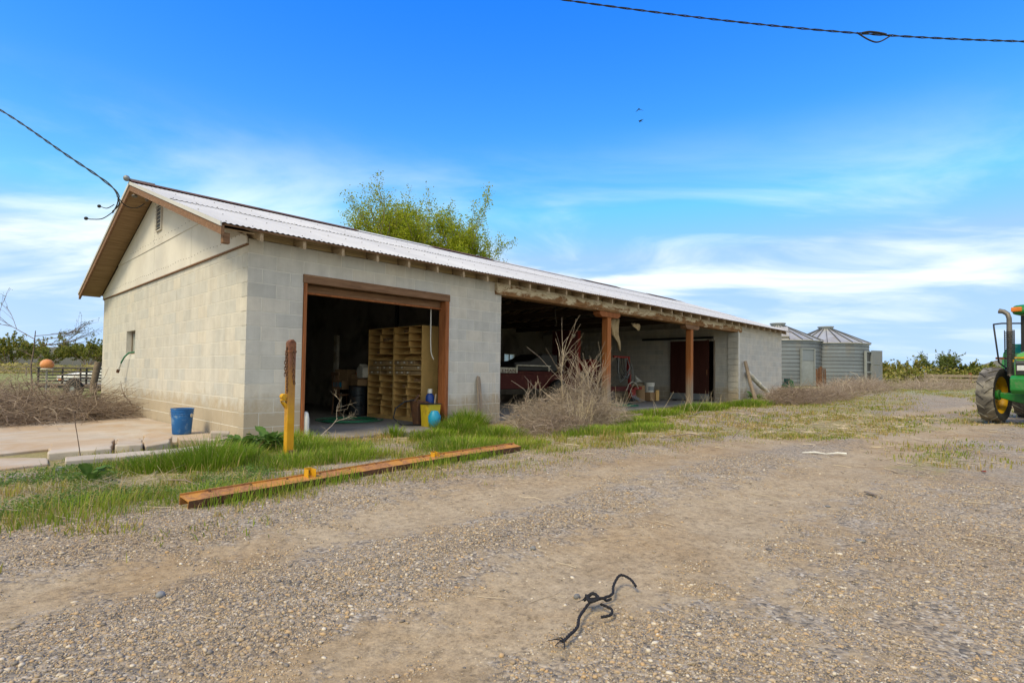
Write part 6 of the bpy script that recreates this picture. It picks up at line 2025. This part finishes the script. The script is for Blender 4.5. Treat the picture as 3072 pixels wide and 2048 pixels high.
MB().box(.622, .64, -.325, .325, 1.405, 1.44).build('yellow_stripe', MAT['tyellow'], ho)
for s in (-1, 1):
    MB().bar((.50, s*.384, 1.36), (-1.4, s*.412, 1.50), .012, .05).build('yellow_stripe', MAT['tyellow'], ho)
gr = MB().box(.621, .642, -.31, .31, 1.07, 1.36)
gro = gr.build('grille', MAT['black'], ho)
for i in range(6):
    MB().box(.643, .65, -.30, .30, 1.30+i*.01, 1.304+i*.01).build('grille_bar', MAT['greysteel'], gro)
for s in (-1, 1):
    MB().box(.643, .655, s*.18-.11, s*.18+.11, 1.15, 1.26).build('headlight', MAT['chrome'], gro, bevel=.01)
    MB().bar((.50, s*.386, 1.10), (-1.35, s*.402, 1.12), .02, .10).build('side_screen', MAT['black'], ho)
MB().box(-1.4, .60, -.34, .34, .922, 1.059).build('engine', MAT['black'], tc_)
# cab
cabp = [(-1.46, .95), (-1.50, 1.60), (-1.40, 2.45), (-3.0, 2.50), (-3.2, 1.7), (-3.0, .95)]
pil_ = MB()
for s in (-1, 1):
    pil_.bar((-1.48, s*.62, .95), (-1.52, s*.72, 1.6), .09, .09, (1, 0, 0)).bar((-1.52, s*.72, 1.6), (-1.46, s*.70, 2.48), .08, .08, (1, 0, 0))
    pil_.bar((-3.0, s*.72, 1.0), (-3.1, s*.74, 2.48), .09, .09, (1, 0, 0)).bar((-2.3, s*.76, 1.0), (-2.35, s*.75, 2.48), .06, .06, (1, 0, 0))
    pil_.bar((-1.48, s*.64, 1.0), (-3.0, s*.74, 1.0), .08, .2)
pil_.bar((-1.5, -.7, 1.62), (-1.5, .7, 1.62), .06, .1)
pil_.build('cab_frame', MAT['black'], tc_)
MB().add([(-1.50, -.68, 1.66), (-1.50, .68, 1.66), (-1.45, .67, 2.46), (-1.45, -.67, 2.46)], [(0, 1, 2, 3)]).build('windscreen', MAT['cabglass'], tc_)
for s in (-1, 1):
    MB().add([(-1.53, s*.735, 1.2), (-2.98, s*.765, 1.2), (-3.05, s*.755, 2.46), (-1.50, s*.72, 2.46)], [(0, 1, 2, 3)]).build('side_window', MAT['cabglass'], tc_)
rf_ = MB().prism([(-1.28, 2.50), (-1.22, 2.60), (-1.32, 2.72), (-1.8, 2.78), (-2.9, 2.78), (-3.2, 2.70), (-3.25, 2.50)], -.86, .86, 'y')
ro = rf_.build('cab_roof', MAT['tgreen'], tc_, bevel=.05)
for s in (-1, 1):
    MB().bx((-1.29, s*.77, 2.62), (.14, .20, .11)).build('amber_lamp', MAT['orange'], ro, bevel=.02)
    MB().bx((-1.255, s*.42, 2.63), (.05, .26, .09)).build('work_lamp', MAT['chrome'], ro, bevel=.01)
MB().box(-3.0, -1.6, -.6, .6, .96, 1.1).build('cab_floor', MAT['black'], tc_)
MB().box(-2.7, -2.2, -.26, .26, 1.1, 1.5).box(-2.78, -2.68, -.26, .26, 1.5, 2.1).build('seat', MAT['black'], tc_, bevel=.05)
MB().cyl((-1.75, 0, 1.2), (-1.95, 0, 1.75), .03, n=8).tube([(-1.95+.05*math.cos(a), .2*math.sin(a), 1.75+.19*math.cos(a)*.5) for a in np.linspace(0, 2*np.pi, 17)[:-1]], .016, 6, closed=True).build('steering_wheel', MAT['black'], tc_)
for s in (-1, 1):
    MB().prism([(-1.75, 1.2), (-1.95, 1.62), (-2.4, 1.86), (-2.9, 1.84), (-3.3, 1.6), (-3.3, 1.55), (-2.9, 1.79), (-2.42, 1.81), (-1.99, 1.58), (-1.8, 1.2)], s*.78, s*1.22, 'y').build('fender', MAT['tgreen'], tc_, bevel=.01)
# exhaust stack with its perforated guard, intake pre-cleaner, mirror
ex = MB().tube([(-.10, -.60, 1.05), (-.10, -.60, 2.10)], .05, 14)
exo = ex.build('exhaust_stack', MAT['exhaust'], tc_, smooth=50)
MB().tube([(-.10, -.60, 2.10), (-.10, -.60, 2.32), (-.11, -.63, 2.42), (-.12, -.70, 2.48), (-.12, -.78, 2.50)], [.05, .048, .048, .05, .055], 12).build('exhaust_tip', MAT['exhaust'], exo, smooth=50)
gd = MB()
for i in range(21):
    z = 1.15+i*.043
    gd.tube([(-.10+.085*math.cos(a), -.60+.085*math.sin(a), z) for a in np.linspace(rad(120), rad(420), 13)], .010, 5)
for a in (rad(120), rad(195), rad(270), rad(345), rad(420)):
    gd.cyl((-.10+.085*math.cos(a), -.60+.085*math.sin(a), 1.13), (-.10+.085*math.cos(a), -.60+.085*math.sin(a), 2.06), .009, n=5)
gd.build('heat_guard', MAT['black'], exo)
MB().tube([(-1.46, -.72, 2.30), (-.9, -.95, 2.28), (-.55, -1.0, 2.24), (-.50, -.98, 2.15), (-.50, -.90, 1.35), (-.62, -.80, 1.22), (-1.2, -.6, 1.20)], .018, 8).build('mirror_arm', MAT['black'], tc_, smooth=60)
MB().bx((-.52, -.86, 1.45), (.05, .20, .05)).build('mirror_bracket', MAT['rust'], tc_)

# ------------------------------------------------------------------ wires and birds
def cable(pts, r, n=24):
    P = [Vector(p) for p in pts]; C_ = []
    for i in range(len(P)-1):
        p0 = P[max(i-1, 0)]; p1 = P[i]; p2 = P[i+1]; p3 = P[min(i+2, len(P)-1)]
        for k in range(n):
            t = k/n
            C_.append(.5*((2*p1)+(p2-p0)*t+(2*p0-5*p1+4*p2-p3)*t*t+(3*p1-p0-3*p2+p3)*t**3))
    C_.append(P[-1]); return C_
def twisted(pts, r, gap_, per, parent, name, m):
    C_ = cable(pts, r); 
    for ph in (0, math.pi):
        q = []; s = 0
        for i, c in enumerate(C_):
            t = (C_[min(i+1, len(C_)-1)]-C_[max(i-1, 0)]).normalized()
            if i: s += (c-C_[i-1]).length
            a = ph+2*math.pi*s/per
            n_ = t.cross(Vector((0, 0, 1))).normalized(); m_ = n_.cross(t)
            q.append(c+(n_*math.cos(a)+m_*math.sin(a))*gap_)
        MB().tube(q, r, 5).build(name, m, parent)
sd_ = thing('service_drop', 'black twisted power cable reaching the barn gable from the left', 'cable', (0, 0, 0))
twisted([(-4.6, 12.6, 9.0), (-3.2, 10.2, 7.62), (-2.159, 8.228, 6.546), (-1.368, 5.60, 5.13), (-.86, 4.25, 4.33), (-.76, 4.05, 4.02), (-.80, 4.3, 3.86)], .011, .013, .9, sd_, 'conductor', MAT['cable'])
MB().tube(cable([(-.80, 4.3, 3.86), (-.88, 4.7, 3.80), (-.98, 5.1, 3.84), (-1.02, 5.3, 3.88)], .01, 8), .009, 6).build('tail_wire', MAT['cable'], sd_)
MB().tube(cable([(-.80, 4.2, 3.98), (-.86, 4.45, 3.95), (-.92, 4.7, 4.02)], .01, 8), .008, 6).build('tail_wire', MAT['cable'], sd_)
MB().ball((-1.03, 5.34, 3.89), .035, 10, 8, (1, 1.9, .9)).ball((-.93, 4.74, 4.03), .032, 10, 8, (1, 1.8, .9)).build('clamp', MAT['cable'], sd_, smooth=60)
MB().tube(cable([(-.78, 4.1, 4.12), (-.62, 4.2, 4.00), (-.44, 4.3, 4.02), (-.3, 4.35, 4.14)], .01, 8), .009, 6).build('jumper', MAT['cable'], sd_)
MB().ball((-.42, 4.52, 4.30), .05, 10, 8, (1, 1.4, .6)).ball((-.28, 4.25, 4.22), .045, 10, 8, (.7, .7, 1.2)).build('insulator', MAT['exhaust'], sd_, smooth=60)
pc = thing('overhead_cable', 'black twisted overhead cable with a splice crossing the upper right sky', 'cable', (0, 0, 0))
twisted([(1.7, 6.7, 11.9), (4.7, 3.75, 11.05), (7.711, .646, 10.427), (10.691, -2.44, 9.937), (13.258, -5.104, 9.65), (15.773, -7.722, 9.53), (18.2, -10.3, 9.52)], .013, .016, .75, pc, 'conductor', MAT['cable'])
s0 = Vector((12.95, -4.78, 9.69)); s1 = Vector((13.35, -5.22, 9.65))
MB().tube(cable([s0+Vector((0, 0, .0)), s0.lerp(s1, .3)+Vector((0, 0, .04)), s0.lerp(s1, .7)+Vector((0, 0, .03)), s1], .02, 6), .026, 8).build('splice', MAT['cable'], pc, smooth=60)
MB().tube(cable([s0-Vector((.1, -.1, -.01)), s0.lerp(s1, .3)+Vector((0, 0, -.17)), s0.lerp(s1, .7)+Vector((0, 0, -.2)), s1+Vector((.1, -.1, -.01))], .02, 6), .018, 8).build('splice_loop', MAT['cable'], pc, smooth=60)
def bird(x, y, z, yaw, label, flap):
    t = thing('swallow', label, 'bird', (x, y, z), yaw, 'birds in the sky')
    b = MB().tube([(.09, 0, 0), (.07, 0, .003), (.02, 0, 0), (-.05, 0, 0), (-.09, 0, .0)], [.006, .016, .022, .014, .006], 8)
    for s in (-1, 1):
        b.add([(.04, s*.012, .006), (-.03, s*.012, .006), (-.05, s*.09, flap*.6), (.03, s*.08, flap*.6), (-.09, s*.19, flap), (.045, s*.012, .0), (-.03, s*.012, 0)],
              [(0, 1, 2, 3), (3, 2, 4), (5, 3, 2, 6), (0, 3, 5)])
        b.add([(-.08, s*.004, 0), (-.08, s*.014, 0), (-.17, s*.04, 0), (-.08, s*.004, .004)], [(0, 1, 2), (3, 2, 1)])
    b.build('body', MAT['black'], t, smooth=60)
bird(18.64, 5.03, 12.96, rad(200), 'swallow with raised wings, the upper of two birds in the sky', -.07)
bird(18.70, 5.0, 12.43, rad(150), 'swallow with level wings, the lower of two birds in the sky', .02)
